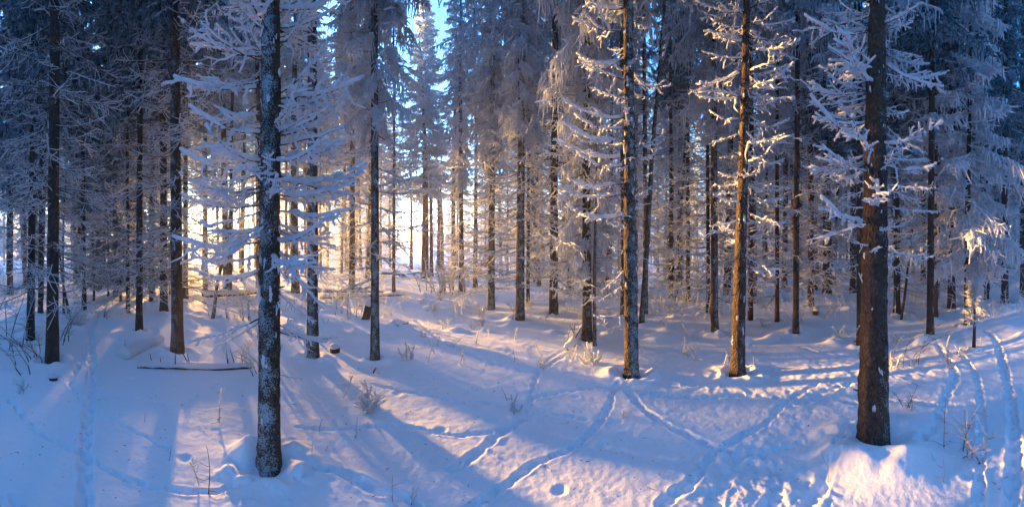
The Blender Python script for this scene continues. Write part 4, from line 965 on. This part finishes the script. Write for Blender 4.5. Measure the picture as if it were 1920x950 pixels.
def undergrowth():
    r = np.random.default_rng(9); n = 5200
    a = r.uniform(-1.62, 1.62, n); d = 9 + 30 * r.random(n) ** 1.2
    px = CX + a * F
    keep = (~((px > 730) & (px < 850))) & (vnoise(d * np.sin(a) / 2.5, d * np.cos(a) / 2.5, 31) > -.12) & ((px > 560) | (r.random(n) < .3))
    a, d = a[keep], d[keep]; n = len(a)
    b = np.stack([d * np.sin(a), d * np.cos(a), d * 0], -1); b[:, 2] = H(b[:, 0], b[:, 1]) - .05
    h = r.uniform(.12, .85, n) ** 1.4
    t_ = np.linspace(0, 1, 4)
    dr = np.stack([r.normal(0, .28, n), r.normal(0, .28, n), np.ones(n)], -1)
    q = b[:, None] + dr[:, None] * (h[:, None] * t_)[..., None] + r.normal(0, .015, (n, 4, 3)) * (t_ > 0)[None, :, None]
    mb = MB(); mb.tubes(q, np.tile(.009 * (1.2 - .8 * t_), (n, 1)) * r.uniform(.7, 1.6, (n, 1)), 3)
    K = 5; i = r.integers(1, 4, (n, K)); p0 = q[np.arange(n)[:, None], i]
    dd = np.stack([r.normal(0, .7, (n, K)), r.normal(0, .7, (n, K)), r.uniform(-.2, .8, (n, K))], -1) * (h[:, None] * r.uniform(.15, .45, (n, K)))[..., None]
    qq = p0[:, :, None] + dd[:, :, None] * np.array([0, .5, 1.])[None, None, :, None]
    mb.tubes(qq.reshape(-1, 3, 3), np.tile([.007, .009, .003], (n * K, 1)), 3)
    return mb.mesh('undergrowth', [M_rime])
link('undergrowth', undergrowth(), kind='stuff', label='frosted undergrowth on the snow between the trunks')

# ------------------------------------------------------------------ logs, stumps, fallen wood
def log(px0, y0, px1, y1, rad, label, snow=True, spikes=0, lift=0.0, name='fallen_log', wn=16, sn=1.0):
    a, b = P(px0, y0), P(px1, y1); n = wn; s = np.linspace(0, 1, n)
    x = a[0] + (b[0] - a[0]) * s; y = a[1] + (b[1] - a[1]) * s
    z = H(x, y) + lift + rad * .4 + .01 * rng.normal(0, 1, n)
    z = np.convolve(np.pad(z, 2, mode='edge'), np.ones(5) / 5, 'valid')
    o = np.array([a[0], a[1], Hz(*a)])
    pts = np.stack([x, y, z], -1) - o
    root = thing(name, tuple(o), label, 'log')
    W1 = MB(); W1.tubes(pts, rad * (1 - .35 * s) * (1 + .05 * rng.normal(0, 1, n)), 12, cap=True); link('wood', W1.mesh('wood', [M_barkd]), root)
    if snow:
        S1 = MB(); S1.tubes(pts + [0, 0, rad * .9], sn * rad * (1.6 - .4 * s) * rng.uniform(.8, 1.15, n), 12, squash=.75, cap=True); link('snow_cap', S1.mesh('snow_cap', [M_snow]), root)
    for k in range(spikes):
        i = rng.integers(1, n - 1); h = rng.uniform(.12, .34)
        q = pts[i] + np.array([rng.normal(0, .25), rng.normal(0, .25), 1]) * h * np.linspace(0, 1, 4)[:, None]
        W2 = MB(); W2.tubes(q, .008 * np.array([1.2, 1, .8, .3]), 5); link('branch_stub', W2.mesh('branch_stub', [M_wood]), root)
    return root
log(258, 688, 470, 690, .045, 'long fallen log with upright stubs lying level across the snow, left of the front spruce', True, 9)
log(228, 672, 300, 640, .07, 'half-buried log end under thick rounded snow, left of the long fallen log', True, 1, -.02, sn=1.3)
log(600, 562, 760, 556, .04, 'thin log lying level in the sunlit wood beyond the snow-capped stump', True, 0, .05, sn=.8)
log(590, 550, 720, 552, .045, 'second log lying parallel behind the thin one in the sunlit wood', True, 0, .08, sn=.7)
log(380, 558, 480, 552, .09, 'snowy log lying in the backlit wood right of the low sun', True, 0, .05)
log(1065, 668, 1092, 632, .035, 'broken snow-loaded limb leaning at the foot of the cloaked brown trunk', True, 3, .12, 'broken_limb', sn=1.3)
log(700, 700, 705, 692, .01, 'small twig at the foot of the slim rimed spruce', False, 0, .02, 'fallen_twig')
log(745, 612, 765, 606, .03, 'dark short stick lying on the snow right of the snow-capped stump', True, 0, .0, 'fallen_stick', sn=.7)

def stump(px, py, rad, h, label, tilt=0):
    x, y = P(px, py); root = thing('tree_stump', (x, y, Hz(x, y)), label, 'stump')
    z = np.linspace(-.1, h, 8)
    m1 = MB(); m1.tubes(np.stack([z * tilt, z * 0, z], -1), rad * np.array([1.5, 1.2, 1.05, 1, .98, 1, .96, .9]), 14, cap=True); link('wood', m1.mesh('wood', [M_barkd]), root)
    m2 = MB(); zz = h + np.array([-.03, -.01, .02, .045, .06]) * (rad / .09) * (2.2 if h > .3 else 1); m2.tubes(np.stack([zz * tilt, zz * 0, zz], -1), rad * np.array([1.0, 1.25, 1.15, .75, .25]), 14, squash=.8, cap=True); link('snow_cap', m2.mesh('snow_cap', [M_snow]), root)
stump(686, 598, .10, .42, 'upright dark stump with a tall snow cap beside the slim rimed spruce', .25)
stump(628, 660, .09, .10, 'low rotten stump under a snow cap, right of the medium rimed trunk')
stump(100, 712, .06, .05, 'dark root stump half covered by snow before the thick dark trunk at far left')
stump(1530, 590, .09, .14, 'small snow-covered stump near the reddish trunk')

def arc_shrub(px, py, n, hgt, label, seed, dirx, spread=.25, rad=.008, frost=1.2, cat='shrub', name='bent_shrub'):
    """a clump of long bent stems, leaning one way"""
    r = np.random.default_rng(seed); x, y = P(px, py); rt, aw = cam_basis(px)
    root = thing(name, (x, y, Hz(x, y) - .03), label, cat)
    for k in range(n):
        h = hgt * r.uniform(.55, 1.15); t_ = np.linspace(0, 1, 8)[:, None]
        sx = dirx * r.uniform(.3, 1.3) + r.normal(0, .15); sy = r.normal(0, .4)
        b = np.array([rt.x, rt.y, 0]) * r.normal(0, spread) + np.array([aw.x, aw.y, 0]) * r.normal(0, spread)
        d = np.array([rt.x, rt.y, 0]) * sx + np.array([aw.x, aw.y, 0]) * sy
        q = b + np.array([0, 0, 1.]) * h * t_ * (1 - .35 * t_ * abs(dirx)) + d * h * t_ ** 1.5 * .8 + r.normal(0, .008, (8, 3))
        W1, S1 = MB(), MB()
        W1.tubes(q, rad * (1.2 - .9 * t_[:, 0]), 5); S1.tubes(q[1:], rad * frost * r.uniform(.5, 1.1, 7) * (1.1 - .5 * t_[1:, 0]), 5, lift=.8)
        for j in range(9):
            i = r.integers(2, 8); dd = d * r.uniform(0, .8) + np.array([r.normal(0, .5), r.normal(0, .5), r.uniform(-.2, .7)]); t3 = np.linspace(0, 1, 4)[:, None]
            qq = q[i] + dd * h * r.uniform(.12, .35) * t3 + r.normal(0, .008, (4, 3)) * (t3 > 0)
            W1.tubes(qq, rad * .45 * (1.1 - .8 * t3[:, 0]), 3); S1.tubes(qq, rad * .5 * frost * r.uniform(.6, 1.2, 4), 3, lift=.7)
        link('stem', merge(W1, S1).mesh('stem', WF), root)
arc_shrub(60, 692, 9, .95, 'clump of dark snow-dusted stems bent to the left at the left edge', 21, -.9)
arc_shrub(15, 640, 12, 1.6, 'tall bushy frosted shrub filling the left edge', 22, .2, .5)
arc_shrub(112, 640, 5, 1.1, 'few thin bent stems growing against the thick dark trunk at far left', 23, .5, .12)
arc_shrub(200, 600, 4, .6, 'little snow-dusted bush with drooping twigs beyond the straight trail', 24, .3, .1)
arc_shrub(850, 545, 26, 1.3, 'heap of frosted brush bowed over beside the path', 25, -.2, .6, .02, 2.0, 'brush heap', 'brush_heap')
arc_shrub(655, 590, 12, 1.0, 'frosted bush in the sunlit wood behind the snow-capped stump', 26, .2, .4, .008, 1.8)
arc_shrub(440, 600, 10, 1.0, 'frosted bush hanging over the snow below the low sun', 27, -.2, .4, .009, 1.8)
arc_shrub(1700, 690, 5, .8, 'bare arching shrub with a few dark stems right of the stoutest trunk', 28, .9, .1, .006, .4)
arc_shrub(1780, 690, 4, .45, 'small bare shrub left of the sapling with the white tuft', 29, -.4, .08, .005, .5)
arc_shrub(480, 700, 4, .55, 'bent frosted twigs at the right end of the long fallen log', 30, -.8, .1, .006, 1.6)

def debris():
    r = np.random.default_rng(15); n = 900
    a = r.uniform(-1.5, 1.5, n); d = 2.4 * (6.0 ** r.random(n)); x, y = d * np.sin(a), d * np.cos(a); z = H(x, y) + .004
    q = np.stack([x, y, z], -1)[:, None] + np.cumsum(r.normal(0, 1, (n, 3, 3)) * [.010, .010, .002], 1) * r.uniform(.4, 1.6, (n, 1, 1))
    mb = MB(); mb.tubes(q, np.tile([.002, .0022, .001], (n, 1)), 3); return mb.mesh('forest_debris', [M_wood])
link('forest_debris', debris(), kind='stuff', label='scattered needles and bark flakes on the snow')
# snow mounds at the stout trunk
x_, y_ = P(1612, 840); WELLS.append((x_, y_, .10, .09))
x_, y_ = P(1600, 868); WELLS.append((x_, y_, .14, .056))
x_, y_ = P(1655, 868); WELLS.append((x_, y_, .14, .056))
x_, y_ = P(1700, 880); WELLS.append((x_, y_, .12, .06))
x_, y_ = P(478, 850); WELLS.append((x_, y_, .08, .10))
x_, y_ = P(535, 868); WELLS.append((x_, y_, .08, .06))
link('snow_ground', build_ground(WELLS), kind='structure')

import bmesh
# ------------------------------------------------------------------ haze
HAZE = 0.0031
m_, t_n, out_n = newmat('cold_haze')
v = N(t_n, 'ShaderNodeVolumePrincipled', Density=HAZE, Anisotropy=.38)
v.inputs['Color'].default_value = (.93, .95, 1, 1)
t_n.links.new(v.outputs[0], out_n.inputs['Volume'])
bm = bmesh.new(); bmesh.ops.create_cube(bm, size=1); me = bpy.data.meshes.new('haze'); bm.to_mesh(me); bm.free(); me.materials.append(m_)
link('haze', me, None, (0, 0, 11.0), (0, 0, 0), (1900, 1900, 27), kind='stuff')
